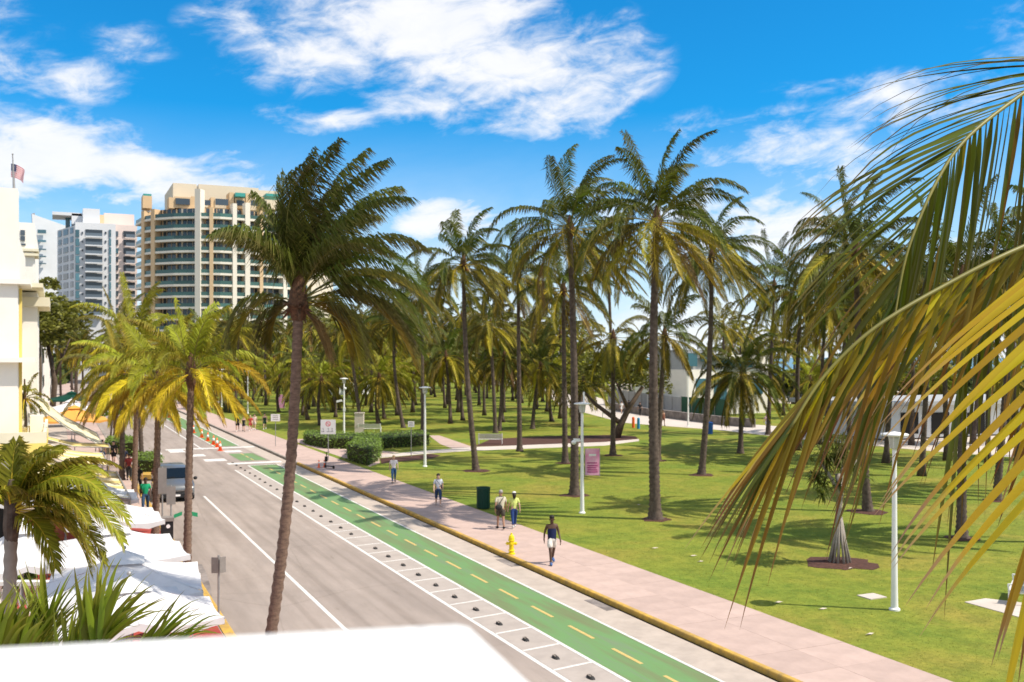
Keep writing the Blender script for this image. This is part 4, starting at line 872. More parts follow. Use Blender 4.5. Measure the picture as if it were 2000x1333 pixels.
b = MB(); b.box(DA + .003, DA + 1.1, SA + 2.4, SA + 10.5, zrow(565, SA + 4, DA) , zrow(557, SA + 4, DA)); b.build('ledge', M['stucco_c'], ht)
b = MB(); b.box(-22, -.35, SA - 1.0, SA + 8, zrow(885, SA - 1, DA) - .2, zrow(868, SA - 1, DA)); b.build('balcony_floor', M['stucco_y'], ht)
b = MB(); b.box(-22, -.36, SA - .99, SA - .87, zrow(868, SA - 1, DA) + .002, zrow(846, SA - 1, DA)); b.box(-.48, -.36, SA - .86, SA + 8, zrow(868, SA - 1, DA) + .002, zrow(846, SA - 1, DA)); b.build('balcony_parapet', M['stucco_c'], ht)
b = MB(); b.box(-1.0, -.5, SA + 1.8, SA + 2.2, 4.6, zrow(812, SA + 2, DA)); b.build('balcony_pier', M['stucco'], ht)
b = MB(); b.box(-22, -.6, SA - .8, SA - .2, 2.9, 3.9); b.build('shop_fascia', M['stucco_c'], ht)
for i in range(5):
    b = MB(); b.box(-3.2 - i * 2.6, -1.9 - i * 2.6, SA - .06, SA - .002, .4, 2.7); b.build('door', M['dark'], ht)
for i, (px, py) in enumerate([(66, 790), (72, 800), (58, 795)]):
    c = P(px, 835, 43.5 + i); c.z = zrow(868, SA - 1, DA) + .01; t = thing('garden_chair', ['white balcony chair nearest the balcony corner', 'white balcony chair beside the pier', 'white balcony chair nearest the potted palm'][i], 'chair', c, i * .7, 'white chairs on the hotel balcony')
    b = MB(); b.box(-.25, .25, -.25, .25, .42, .46); b.build('seat', M['white_metal'], t)
    b = MB(); b.box(-.25, .25, .22, .26, .46, .95); b.build('backrest', M['white_metal'], t)
    for sx_ in (-.23, .23):
        for sy_ in (-.23, .23): b = MB(); b.tube([(sx_, sy_, 0), (sx_ * .9, sy_ * .9, .42)], .02, 5); b.build('leg', M['white_metal'], t)
c = P(48, 838, 43.4); c.z = zrow(868, SA - 1, DA) + .01
t = thing('potted_palm', 'small potted palm standing on the hotel balcony', 'potted palm', c); b = MB(); b.lathe([(.16, 0), (.22, .35), (.18, .36)], 10); b.build('pot', M['stucco_c'], t)
palm_parts(t, 201, Vector((0, 0, 1.5)), Vector((.05, 0, 0)), r0=.06, r1=.04, nf=14, L=1.1, ll=.35, lw=.06, nl=18, wind=.1, pal=('leaf_b', 'leaf', 'leaf_o'), rings=False, seg=6)
# flag on its pole
fp = thing('flagpole', 'leaning grey flagpole on top of the hotel pylon', 'flagpole', cw(-972 / F * 41.3, 41.3, zrow(372, SA, DA) - .03)); zt = P(0, 303, 41.3).z - fp.location.z
b = MB(); b.tube([(0, 0, -.0), (-WIND.x * .07, -WIND.y * .07, zt)], [.06, .02], 8); b.build('pole', M['steel'], fp); b = MB(); b.blob((-WIND.x * .07, -WIND.y * .07, zt + .03), .04, 8); b.build('finial', M['steel'], fp)
fl = thing('flag', 'red, white and blue striped flag with starred canton blowing right from the pole', 'flag', P(21.5, 320, 41.3))
nx, ny = 14, 13; pts = []
for j in range(ny + 1):
    for i in range(nx + 1):
        u, v = i / nx, j / ny; pts.append(WIND * (u * .55 - .0) + Vector((ST, CT, 0)) * .09 * sin(u * 9 + v * 2) * u + Vector((0, 0, -v * .55 - u * u * .28)))
for kk, m_ in enumerate(('flagred', 'flagwhite')):
    b = MB(); b.add(pts, [(j * (nx + 1) + i, j * (nx + 1) + i + 1, (j + 1) * (nx + 1) + i + 1, (j + 1) * (nx + 1) + i) for j in range(ny) for i in range(nx) if j % 2 == kk and not (i < 6 and j < 7)]); b.build('stripes', M[m_], fl)
b = MB(); b.add(pts, [(j * (nx + 1) + i, j * (nx + 1) + i + 1, (j + 1) * (nx + 1) + i + 1, (j + 1) * (nx + 1) + i) for j in range(7) for i in range(6)]); cn = b.build('canton', M['flagblue'], fl)
for j in range(5):
    for i in range(5):
        q = pts[(j + 1) * (nx + 1) + i + (j % 2 > 5)]; b = MB(); q = q + WIND * .02
        st = []
        for a in range(10): rr = .013 if a % 2 == 0 else .005; st.append(q + WIND * rr * sin(a * pi / 5) + Vector((0, 0, rr * cos(a * pi / 5))) - Vector((ST, CT, 0)) * .012)
        if i == j == 0: sb = MB()
        sb.poly(st)
sb.build('stars', M['flagwhite'], cn)
# --- second white building behind it
wb = thing('hotel', 'white five-storey building with pale green banded ledge behind the art deco hotel', 'building')
b = MB(); b.box(-20, -1.3, 72, 90, 0, zrow(436, 72, -1.3)); b.build('wall', M['stucco'], wb)
b = MB(); b.box(-3.2, -1.05, 71.7, 74, zrow(501, 72, -1.3), zrow(496, 72, -1.3)); b.box(-3.2, -1.05, 71.7, 74, zrow(492, 72, -1.3), zrow(487, 72, -1.3)); b.build('ledge', M['stucco_c'], wb)
for x0, x1, y0, y1 in [(53, 60, 451, 461), (53, 60, 463, 472), (53, 61, 477, 481)]:
    a_, c_ = P(x0, y1, 66.0), P(x1, y0, 66.0); xx0 = a_.x; b = MB(); wz = .35; d0 = (x0 - 110) / 1950 * (72 * CT) / CT; d1 = (x1 - 110) / 1950 * (72 * CT) / CT
    b.box(d0, d1, 71.94, 71.99, zrow(y1, 72, -1.3), zrow(y0, 72, -1.3)); b.build('window', M['glass'], wb)
for i, (s0_, s1_, d1, h_, mm) in enumerate([(100, 124, -2.0, 9.5, 'stucco_c'), (128, 150, -1.5, 11, 'stucco'), (156, 180, -1.8, 9, 'pinkwall'), (190, 230, -1.0, 12, 'stucco')]):
    t = thing('hotel', f'low {["cream", "white", "pale pink", "larger white"][i]} hotel further up the street, mostly behind the trees', 'building')
    b = MB(); b.box(-22, d1, s0_, s1_, 0, h_); b.build('wall', M[mm], t)
    b = MB(); b.box(-22, d1 + .3, s0_ - .3, s1_ + .3, h_ - .5, h_ + .002); b.build('cornice', M['stucco'], t)
    for f in range(3):
        for k in range(5):
            y_ = s0_ + 2 + k * (s1_ - s0_ - 4) / 5; b = MB(); b.box(d1 + .002, d1 + .06, y_, y_ + 1.6, 1.2 + f * 3, 2.6 + f * 3); b.build('window', M['glass'], t)
# --- beach building, walls and fences at the right back
def vwall(name, label, cat, pix, h, m_, th=.25, z0=LAWN, cap=None, posts=None):
    pts = [G(px, py, z0) for px, py in pix]; t = thing(name, label, cat, (0, 0, 0)); k = 0
    for a_, c_ in zip(pts, pts[1:]):
        u = c_ - a_; L = u.length; n_ = max(1, round(L / 3.0)); nn = Vector((u.y, -u.x, 0)).normalized()
        for i in range(n_):
            q = a_ + u * i / n_; b_ = MB(); b_.obox((q.x, q.y, z0 - .02), u / n_ * .995, -nn * th, (0, 0, h)); b_.build('panel', M[m_], t)
            if posts: b_ = MB(); b_.tube([q + nn * .05, q + nn * .05 + Vector((0, 0, h + .1))], .04, 6); b_.build('post', M[posts], t)
    return t
vwall('stone_wall', 'low rough stone wall along the far side of the promenade', 'wall', [(1190, 800), (1260, 812), (1340, 822), (1420, 832), (1470, 836)], 1.0, 'stone', .5)
vwall('screen_fence', 'grey screened fence behind the stone wall', 'fence', [(1188, 790), (1240, 800), (1330, 815)], 2.6, 'fence_w', .06, posts='steel')
vwall('screen_fence', 'dark green screened fence in front of the white beach building', 'fence', [(1331, 815), (1420, 825)], 2.7, 'fence_g', .06, posts='steel')
vwall('beach_wall', 'long white wall behind the grey screened fence', 'wall', [(1240, 782), (1290, 788), (1420, 806)], 2.9, 'whitewall', .3)
vwall('beach_wall', 'white wall glimpsed between the palm trunks left of the park', 'wall', [(640, 772), (700, 771), (780, 769)], 2.6, 'whitewall', .3)
TREF = 1450
bb = thing('beach_building', 'white beach building with grey blue upper floor behind the green fence', 'building')
def bbox(name, x0, x1, y0, y1, Z, dep, m_): return tbox(name, x0, x1, y0, y1, Z, dep, m_, bb)
bbox('wall', 1342, 1500, 722, 812, 138, 10, 'stucco'); bbox('upper_floor', 1340, 1398, 684, 722, 138.5, 8, 'fence_w'); bbox('upper_floor', 1399, 1500, 700, 722, 139, 8, 'stucco'); bbox('roof', 1396, 1506, 694, 700, 137, 12, 'stucco')
for x0, x1, y0, y1 in [(1344, 1362, 690, 716), (1370, 1394, 690, 706), (1410, 1430, 704, 718), (1440, 1470, 704, 718), (1360, 1384, 740, 770), (1395, 1420, 740, 800), (1430, 1455, 740, 770), (1465, 1490, 740, 770)]: bbox('window', x0, x1, y0, y1, 137.9, .2, 'glass_b')
TREF = 1900
w2 = thing('beach_building', 'pale beach pavilion seen through the far right palms', 'building'); tbox('wall', 1730, 2080, 790, 850, 98, 8, 'whitewall', w2); tbox('roof', 1710, 2100, 782, 790, 96, 12, 'fence_w', w2)
for x in (1760, 1820, 1890, 1960): tbox('dark_opening_panel', x, x + 34, 806, 848, 97.9, .2, 'dark', w2)  # flat dark panels on the wall; the interior's gloom is put into their colour

# ------------------------------------------------------------------ umbrellas, awnings, terrace
def umbrella(label, c, size, apex, edge, rz, seed, m='canvas', group='white canvas umbrellas over the terrace'):
    t = thing('patio_umbrella', label, 'umbrella', (c.x, c.y, .135), rz, group); hs = size / 2; r = random.Random(seed)
    corners = [(hs, -hs), (hs, hs), (-hs, hs), (-hs, -hs)]; mids = [(hs, 0), (0, hs), (-hs, 0), (0, -hs)]; rim = [corners[3], mids[3], corners[0], mids[0], corners[1], mids[1], corners[2], mids[2]]
    for i in range(8):
        a_, c_ = Vector((*rim[i], edge - (.0 if i % 2 == 0 else -.06))), Vector((*rim[(i + 1) % 8], edge - (0 if i % 2 else -.06))); top = Vector((0, 0, apex)); n = 6; vs = []
        for j in range(n + 1):
            u = .07 + .93 * j / n
            for k in range(n + 1):
                q = top.lerp(a_.lerp(c_, k / n), u); q.z -= .16 * sin(pi * k / n) * u * (1 - .3 * u) + .10 * sin(pi * u) + r.uniform(-.008, .008); vs.append(q)
        b = MB(); b.add(vs, [(j * (n + 1) + k, j * (n + 1) + k + 1, (j + 1) * (n + 1) + k + 1, (j + 1) * (n + 1) + k) for j in range(n) for k in range(n)])
        # valance
        L = len(b.v); low = [Vector(vs[n * (n + 1) + k]) - Vector((0, 0, .16 + .03 * sin(k * 2))) for k in range(n + 1)]
        b.add([vs[n * (n + 1) + k] for k in range(n + 1)] + low, [(k, k + 1, n + 2 + k, n + 1 + k) for k in range(n)])
        b.build('canopy_panel', M[m], t, smooth=True)
        b = MB(); b.tube([top - Vector((0, 0, .12)), top.lerp(a_, .5) - Vector((0, 0, .17)), a_ - Vector((0, 0, .03))], .014, 5); b.build('rib', M['steel'], t)
    b = MB(); n = 8; ring = [Vector((*rim[i], 0)) * .26 for i in range(8)]; b.add([(0, 0, apex + .1)] + [(p.x, p.y, apex - .17 * .9 - .02) for p in ring], [(0, 1 + i, 1 + (i + 1) % 8) for i in range(8)]); b.build('vent_cap', M[m], t)
    b = MB(); b.tube([(0, 0, 0), (0, 0, apex + .02)], .035, 10); b.build('pole', M['steel'], t); b = MB(); b.lathe([(.34, 0), (.34, .06), (.07, .1), (.05, .35)], 14); b.build('base', M['steel'], t); b = MB(); b.blob((0, 0, apex + .15), .05, 8); b.build('finial', M['steel'], t)
    return t
def PZ(px, py, z): return G(px, py, z)
umbrella('largest white square umbrella, nearest, its street corner over the red pavement', PZ(243, 1093, 3.1), 3.5, 3.1, 2.45, -TH * .2, 1)
umbrella('second white umbrella, behind the nearest one, its point reaching toward the kerb', PZ(222, 1036, 3.2), 3.5, 3.2, 2.55, -TH * .1 + .1, 2)
umbrella('lowest white umbrella, its front edge just above the parapet foliage', PZ(252, 1146, 3.0), 3.4, 3.0, 2.4, .05, 12)
umbrella('third white umbrella dappled with palm shade beside the street palm', PZ(218, 982, 3.1), 3.0, 3.1, 2.5, .05, 3)
umbrella('fourth white umbrella, beside the cream awning and the green shirted man', PZ(190, 948, 3.1), 2.8, 3.1, 2.55, 0, 4)
umbrella('white umbrella in the bottom left corner above the balustrade', PZ(44, 1036, 3.3), 3.0, 3.3, 2.4, .12, 5)
umbrella('white umbrella half hidden behind the drooping palm on the left', PZ(100, 940, 3.3), 3.6, 3.3, 2.7, 0, 6)
umbrella('orange umbrella behind the drooping palm fronds', PZ(128, 918, 3.3), 1.9, 3.3, 2.85, .2, 7, m='canvas_o', group='coloured umbrellas over the terrace')
umbrella('orange umbrella beyond the long striped awning', PZ(146, 797, 3.9), 4.6, 3.9, 2.9, .1, 8, m='canvas_o', group='coloured umbrellas over the terrace')
umbrella('grey white umbrella beyond the orange one', PZ(140, 784, 3.9), 4.2, 3.9, 3.0, .1, 9, group='far umbrellas')
umbrella('dark green umbrella far down the left pavement', PZ(140, 768, 3.9), 4.5, 3.9, 3.1, .1, 10, m='bin', group='far umbrellas')
def awning(label, s0, s1, x0, x1, z0, z1, m1, m2, seed=0):
    """fabric awning sloping from the facade side (x0, z0) down to the street (x1, z1), striped panels along it"""
    t = thing('awning', label, 'awning', (0, 0, 0), 0, 'sloping yellow and cream awnings'); n = max(3, int((s1 - s0) / .9)); r = random.Random(seed)
    for i in range(n):
        a_, c_ = s0 + (s1 - s0) * i / n, s0 + (s1 - s0) * (i + 1) / n; k = 8; vs = []
        for j in range(k + 1):
            u = j / k; x = x0 + (x1 - x0) * u; z = z0 + (z1 - z0) * u - .22 * sin(pi * u)
            for q in (a_, (a_ + c_) / 2, c_): vs.append((x, q, z - (.05 if q not in (a_, c_) else 0)))
        vs += [(x1 + .02, a_, z1 - .3), (x1 + .02, (a_ + c_) / 2, z1 - .34), (x1 + .02, c_, z1 - .3)]
        b = MB(); b.add(vs, [(j * 3 + q, j * 3 + q + 1, (j + 1) * 3 + q + 1, (j + 1) * 3 + q) for j in range(k + 1) for q in range(2)]); b.build('canvas_strip', M[m1 if i % 2 else m2], t, smooth=True)
    for q in (s0, s1):
        b = MB(); b.tube([(x0, q, z0), ((x0 + x1) / 2, q, (z0 + z1) / 2 - .25), (x1, q, z1 - .02)], .03, 6); b.build('arm', M['steel'], t)
    b = MB(); b.tube([(x1, s0, z1), (x1, s1, z1)], .035, 6); b.build('front_rail', M['steel'], t)
    for q in (s0 + .1, s1 - .1): b = MB(); b.tube([(x1 - .05, q, .12), (x1 - .05, q, z1)], .03, 6); b.build('post', M['steel'], t)
awning('cream and yellow awning nearest the green shirted man', 39.5, 49, -.9, 2.5, 3.7, 2.75, 'canvas_y', 'canvas_cream', 1)
awning('shaded cream awning in front of the art deco hotel', 49.6, 56, -1.2, 2.2, 3.9, 3.0, 'canvas_cream', 'canvas_y', 2)
awning('long pale striped awning sloping from the hotel balcony toward the hedge', 60, 71, -1.3, 2.4, 5.6, 3.0, 'canvas_cream', 'canvas_cream', 3)
awning('small yellow awning below the long pale one', 57, 59.5, -1.0, 2.6, 3.9, 3.2, 'canvas_y', 'canvas_y', 4)
# balustrade and tables below the umbrellas
bl = thing('balustrade', 'white balustrade of turned balusters in the bottom left corner', 'balustrade', G(28, 1178, 0.5)); bl.location.z = .13; bl.rotation_euler.z = -TH
for i in range(-8, 6):
    b = MB(); b.lathe([(.08, .1), (.08, .16), (.045, .2), (.09, .38), (.1, .48), (.05, .72), (.045, .8), (.08, .86), (.08, .92)], 10, (i * .22, 0, 0)); b.build('baluster', M['stucco'], bl, smooth=True)
b = MB(); b.box(-2.2, 1.4, -.12, .12, 0, .1); b.build('plinth', M['stucco'], bl); b = MB(); b.box(-2.2, 1.4, -.14, .14, .92, 1.04); b.build('handrail', M['stucco'], bl)
hedge('clipped green shrubs behind the white balustrade', [(-60, 1150), (60, 1150), (62, 1128), (-60, 1128)], .9, 1400, 6, z0=.13)
def table(label, p, seed):
    t = thing('dining_table', label, 'table', (p.x, p.y, .135), seed, 'dining tables under the umbrellas'); b = MB(); b.lathe([(.0, .74), (.45, .74), (.46, .76), (.45, .78), (0, .78)], 16); b.build('tabletop', M['white_metal'], t)
    b = MB(); b.lathe([(.26, 0), (.24, .03), (.04, .07), (.035, .74)], 12); b.build('leg', M['steel'], t)
def chair(label, p, rz):
    t = thing('dining_chair', label, 'chair', (p.x, p.y, .135), rz, 'dining chairs under the umbrellas')
    b = MB(); b.box(-.21, .21, -.21, .21, .43, .47); b.build('seat', M['dark'], t); b = MB(); b.box(-.2, .2, .19, .23, .55, .92); b.build('backrest', M['dark'], t)
    for a_ in (-.19, .19):
        for c_ in (-.19, .21): b = MB(); b.tube([(a_, c_, 0), (a_, c_, .55 if c_ > 0 else .43)], .016, 5); b.build('leg', M['steel'], t)
for i, (px, py) in enumerate([(165, 1180), (150, 1125), (280, 1150), (330, 1245), (200, 1115)]):
    p = G(px, py, .13); table(['round table under the nearest umbrella, hotel side', 'round table in the shade between the first two umbrellas', 'round table under the street side of the nearest umbrella', 'round white table just above the parapet on the red paving', 'round table under the second umbrella'][i], p, i)
    for k in range(3):
        a_ = k * 2.1 + i; chair(f'dark chair, {ordinal(k + 1)} clockwise at the ' + ['table under the nearest umbrella', 'table between the umbrellas', 'street side shaded table', 'table on the red paving', 'table under the second umbrella'][i], p + Vector((cos(a_), sin(a_), 0)) * .75, a_ - pi / 2)

# ------------------------------------------------------------------ lamp posts, signs, small furniture
def lamp(label, px, py, h, cam_arm=False, speaker=False, z0=LAWN):
    t = thing('lamp_post', label, 'lamp post', G(px, py, z0), -TH, 'white park lamp posts')
    b = MB(); b.lathe([(.17, 0), (.17, .05), (.11, .09), (.10, .6), (.085, 2), (.065, h - .55), (.065, h - .5)], 14); b.build('post', M['white_metal'], t, smooth=False)
    b = MB(); b.lathe([(.10, h - .5), (.12, h - .46), (.17, h - .2), (.17, h - .1)], 14); b.build('lantern', M['frosted'], t, smooth=True)
    for i in range(6):
        a_ = i * pi / 3; b = MB(); b.tube([(.125 * cos(a_), .125 * sin(a_), h - .48), (.18 * cos(a_), .18 * sin(a_), h - .08)], .012, 4); b.build('bar', M['white_metal'], t)
    b = MB(); b.lathe([(.0, h - .12), (.40, h - .08), (.42, h - .05), (.40, h - .02), (.1, h + .03), (0, h + .05)], 20); b.build('shade', M['white_metal'], t, smooth=True)
    if cam_arm:
        a_ = MB(); z = h * .66; a_.tube([(0, 0, z), (-.35, 0, z)], .04, 8); a_.box(-.44, -.12, -.07, .07, z - .06, z + .09); a_.build('arm', M['white_metal'], t); b = MB(); b.blob((-.42, 0, z - .1), (.13, .13, .12), 10); b.build('camera_dome', M['white_metal'], t, smooth=True)
        b = MB(); b.box(.05, .13, -.03, .03, h - .3, h + .55); b.build('antenna', M['white_metal'], t)
    if speaker:
        z = h * .6; b = MB(); b.tube([(0, 0, z), (-.5, 0, z - .05)], .04, 6); b.obox((-.72, -.16, z - .16), (.5, 0, .12), (0, .32, 0), (-.04, 0, .2)); b.build('floodlight', M['white_metal'], t); b = MB(); b.box(-.09, .12, -.09, .09, h * .42, h * .42 + .35); b.build('junction_box', M['white_metal'], t); b = MB(); b.blob((.12, 0, h * .82), .13, 8); b.build('camera_dome', M['white_metal'], t, smooth=True)
lamp('white lamp post with a camera arm and aerial beside the tall park palm', 1137, 1003, 5.55, cam_arm=True)
lamp('nearest white lamp post at right, in front of the stilt-rooted tree', 1747, 1192, 5.5)
lamp('white lamp post standing on the lawn right of the block hedge', 830, 912, 5.7)
lamp('white lamp post with floodlight and box rising behind the long hedge', 672, 850, 5.7, speaker=True)
lamp('white lamp post beside the walking group, behind the leaning palm', 484, 808, 5.9)
lamp('thin white lamp post left of the red flowers', 433, 795, 5.9)
lamp('farthest left white lamp post beside the cycle lane', 394, 785, 5.9)
lamp('white lamp post on the promenade in front of the green fence', 1344, 833, 6.2)
lamp('white lamp post among the far walkers on the promenade', 1085, 790, 5.8)
# hydrant
t = thing('fire_hydrant', 'yellow fire hydrant on the pink pavement near the kerb', 'fire hydrant', G(999, 1083, LAWN), -TH)
b = MB(); b.lathe([(.15, 0), (.15, .05), (.10, .07), (.10, .12), (.13, .14), (.13, .17), (.095, .19), (.095, .52), (.13, .54), (.13, .58), (.10, .60)], 16); b.build('barrel', M['hydrant'], t)
b = MB(); b.lathe([(.115, .60), (.115, .66), (.09, .74), (.04, .79), (.035, .85), (0, .86)], 16); b.build('bonnet', M['hydrant'], t)
for ax in ((-1, 0, 0), (1, 0, 0), (0, -1, 0)):
    b = MB(); b.lathe([(.055, .07), (.055, .15), (.07, .155), (.07, .20), (.02, .21), (.02, .24)], 10, (0, 0, .43), ax=ax); b.build('outlet_cap', M['hydrant'], t)
# bin
t = thing('litter_bin', 'dark green litter bin standing on the lawn edge', 'litter bin', G(944, 994, LAWN), -TH + .1)
b = MB(); b.lathe([(.30, .03), (.33, 1.0), (.36, 1.02), (.36, 1.12), (.31, 1.12), (.28, .9), (0, .9)], 20); b.build('body', M['bin'], t)
for i in range(16):
    a_ = i * pi / 8; b = MB(); b.obox((.325 * cos(a_) + .045 * sin(a_), .325 * sin(a_) - .045 * cos(a_), .06), (-.09 * sin(a_), .09 * cos(a_), 0), (.02 * cos(a_), .02 * sin(a_), 0), (0, 0, .92)); b.build('slat', M['bin'], t)
# banner
def banner(label, px, py, w, h, leg, txt=True):
    t = thing('banner_sign', label, 'banner', G(px, py, LAWN), -TH); b = MB(); b.box(-w / 2, w / 2, -.02, .02, leg, leg + h); b.build('panel', M['bannerpink'], t)
    for s_ in (-1, 1): b = MB(); b.tube([(s_ * (w / 2 + .02), 0, -.02), (s_ * (w / 2 + .02), 0, leg + h + .03)], .025, 6); b.build('post', M['steel'], t)
    r_ = random.Random(px)
    def strip_(x0, x1, z0, z1, m_): b_ = MB(); b_.box(x0, x1, -.026, -.0205, z0, z1); b_.build('print', M[m_], t)
    if txt:
        strip_(-w * .25, w * .25, leg + h * .72, leg + h * .80, 'flagwhite')
        for k, z in enumerate((.10, .18, .26, .34, .44)): strip_(-w * (.4 - .04 * (k % 2)), w * (.38 - .05 * (k % 3)), leg + h * z, leg + h * (z + .045), 'bannerdark')
banner('pink banner sign with white and magenta lettering right of the camera lamp post', 1157, 931, .92, 1.75, .08)
banner('small pink banner far back behind the leaning palm trunk', 550, 800, .9, 2.0, .2, False)
# information board, signs on poles
t = thing('sign', 'square white sign with a red prohibition roundel and scooter symbols beside the plaza', 'sign', G(641, 900, LAWN), -TH)
b = MB(); b.tube([(0, .03, 0), (0, .03, 3.0)], .035, 8); b.build('post', M['steel'], t); b = MB(); b.box(-.57, .57, -.02, .0, 2.0, 3.1); b.build('board', M['flagwhite'], t)
b = MB(); n = 20
b.add([(r_ * cos(2 * pi * i / n), -.024, 2.78 + r_ * sin(2 * pi * i / n)) for r_ in (.19, .145) for i in range(n)], [(i, (i + 1) % n, n + (i + 1) % n, n + i) for i in range(n)]); b.obox((-.12, -.0235, 2.87), (.22, 0, -.22), (0, -.002, 0), (.03, 0, .03)); b.build('roundel', M['red'], t)
b = MB()
for x_ in (-.35, .05, .32):
    b.obox((x_, -.022, 2.2), (.02, 0, 0), (0, -.004, 0), (-.05, 0, .25)); b.obox((x_ - .15, -.022, 2.18), (.2, 0, 0), (0, -.004, 0), (0, 0, .03)); b.obox((x_ - .08, -.022, 2.43), (.09, 0, 0), (0, -.004, 0), (0, 0, .02))
b.build('symbols', M['black'], t)
for px, py, lab, hb, wb_, hh in [(803, 893, 'small white sign on a thin pole in front of the long hedge', 2.35, .5, .45), (538, 872, 'white sign board on a grey pole beside the leaning palm trunk', 2.2, .8, .62)]:
    t = thing('sign', lab, 'sign', G(px, py, LAWN), -TH); b = MB(); b.tube([(0, .03, 0), (0, .03, hb + hh)], .03, 8); b.build('post', M['steel'], t); b = MB(); b.box(-wb_ / 2, wb_ / 2, -.02, 0, hb, hb + hh); b.build('board', M['flagwhite'], t)
    for k in range(3): b = MB(); b.box(-wb_ * .3, wb_ * .3, -.024, -.0205, hb + hh * (.22 + .25 * k), hb + hh * (.30 + .25 * k)); b.build('print', M['signback'], t)
# kerbside signs seen from behind
def ksign(label, px, py, hb, hh, w, n=1, h=None):
    c_ = G(px, py, .12) if py < 1235 else None
    t = thing('street_sign', label, 'street sign', c_ if c_ is not None else h, -.05, 'kerbside parking signs'); top = hb + hh
    b = MB(); b.tube([(0, 0, 0), (0, 0, top + .05)], .032, 6); b.build('post', M['steel'], t)
    for i in range(n):
        o_ = (i - (n - 1) / 2) * (w * 1.15); a_ = (i - (n - 1) / 2) * .9; dx, dy = w * cos(a_) / 2, w * sin(a_) / 2; b = MB(); b.obox((o_ - dx, -.045 - dy, hb), (2 * dx, 2 * dy, 0), (0, .012, 0), (0, 0, hh)); b.build('sign_plate', M['signback'], t)
ksign('grey double parking sign on a pole at the edge of the red pavement', 427, 1222, 1.55, .46, .20, 2)
c_ = P(519, 1262, 21.8); c_.z = .12; ksign('grey parking sign just behind the foot of the leaning palm', 519, 1262, 1.0, .62, .22, 1, h=c_)
ksign('tall grey rectangular sign back covering the front of the van', 317, 1062, 2.1, 1.1, .34)
ksign('small grey sign back beside the black kiosk', 334, 1068, 1.75, .75, .36)
t = thing('street_sign', 'green street name blades on a short pole behind the nearest street palm', 'street sign', G(362, 1052, .12), .2); b = MB(); b.tube([(0, 0, 0), (0, 0, 1.15)], .03, 6); b.build('post', M['steel'], t)
b = MB(); b.obox((-.5, -.02, .92), (.36, .02, .10), (0, .01, 0), (0, 0, .16)); b.build('name_blade', M['greensign'], t); b = MB(); b.obox((.12, -.02, 1.0), (.42, .03, -.12), (0, .01, 0), (0, 0, .18)); b.build('name_blade', M['greensign'], t)
# kiosk
t = thing('parking_kiosk', 'black pavement kiosk with grey top and a white round badge', 'kiosk', G(326, 1072, .12), -.05)
b = MB(); b.box(-.24, .24, -.24, .24, .02, 1.15); b.build('cabinet', M['black'], t); b = MB(); b.box(-.27, .27, -.27, .27, 1.152, 1.30); b.build('top', M['signback'], t)
b = MB(); b.lathe([(0, 0), (.08, 0), (.08, .006), (0, .006)], 14, (.04, -.241, .95), ax=(0, -1, 0)); b.build('badge', M['flagwhite'], t); b = MB(); b.box(-.15, .15, -.25, -.2402, .3, .75); b.build('door', M['rubber'], t)
# benches
def bench(label, px, py, rz, w=1.9, z0=LAWN):
    t = thing('park_bench', label, 'bench', G(px, py, z0), rz, 'pale park benches')
    for i in range(5): b = MB(); b.box(-w / 2, w / 2, -.25 + i * .10, -.165 + i * .10, .43, .46); b.build('slat', M['wood'], t)
    for i in range(5): b = MB(); b.obox((-w / 2, .24 + i * .018, .52 + i * .09), (w, 0, 0), (0, .025, 0), (0, .015, .075)); b.build('back_slat', M['wood'], t)
    for s_ in (-1, 1):
        x_ = s_ * (w / 2 - .06); b = MB(); b.tube([(x_, -.22, 0), (x_, -.22, .43)], .03, 6); b.tube([(x_, .20, 0), (x_, .26, .45), (x_, .36, 1.0)], .03, 6); b.tube([(x_, -.25, .64), (x_, .28, .66)], .025, 6); b.tube([(x_, -.22, .43), (x_, -.25, .64)], .025, 6); b.tube([(x_, -.22, .40), (x_, .24, .40)], .025, 6); b.build('frame', M['white_metal'], t)
bench('pale slatted bench at the end of the pink park path', 958, 868, -TH + pi, 2.2)
bench('long grey bench behind the hedge beside the beige pillar', 722, 846, -TH + pi, 2.4)
bench('white bench on a concrete pad at the right edge', 1990, 1172, pi / 2 - TH + 2.6, 1.8)
bench('small pale bench beside the leaning tree on the promenade', 1188, 816, -TH + pi, 1.6)
t = thing('stone_pillar', 'beige square stone pillar behind the long hedge', 'pillar', G(702, 846, LAWN), -TH); b = MB(); b.box(-.45, .45, -.3, .3, 0, 2.0); b.build('shaft', M['path'], t); b = MB(); b.box(-.5, .5, -.35, .35, 2.002, 2.1); b.build('cap', M['path'], t)
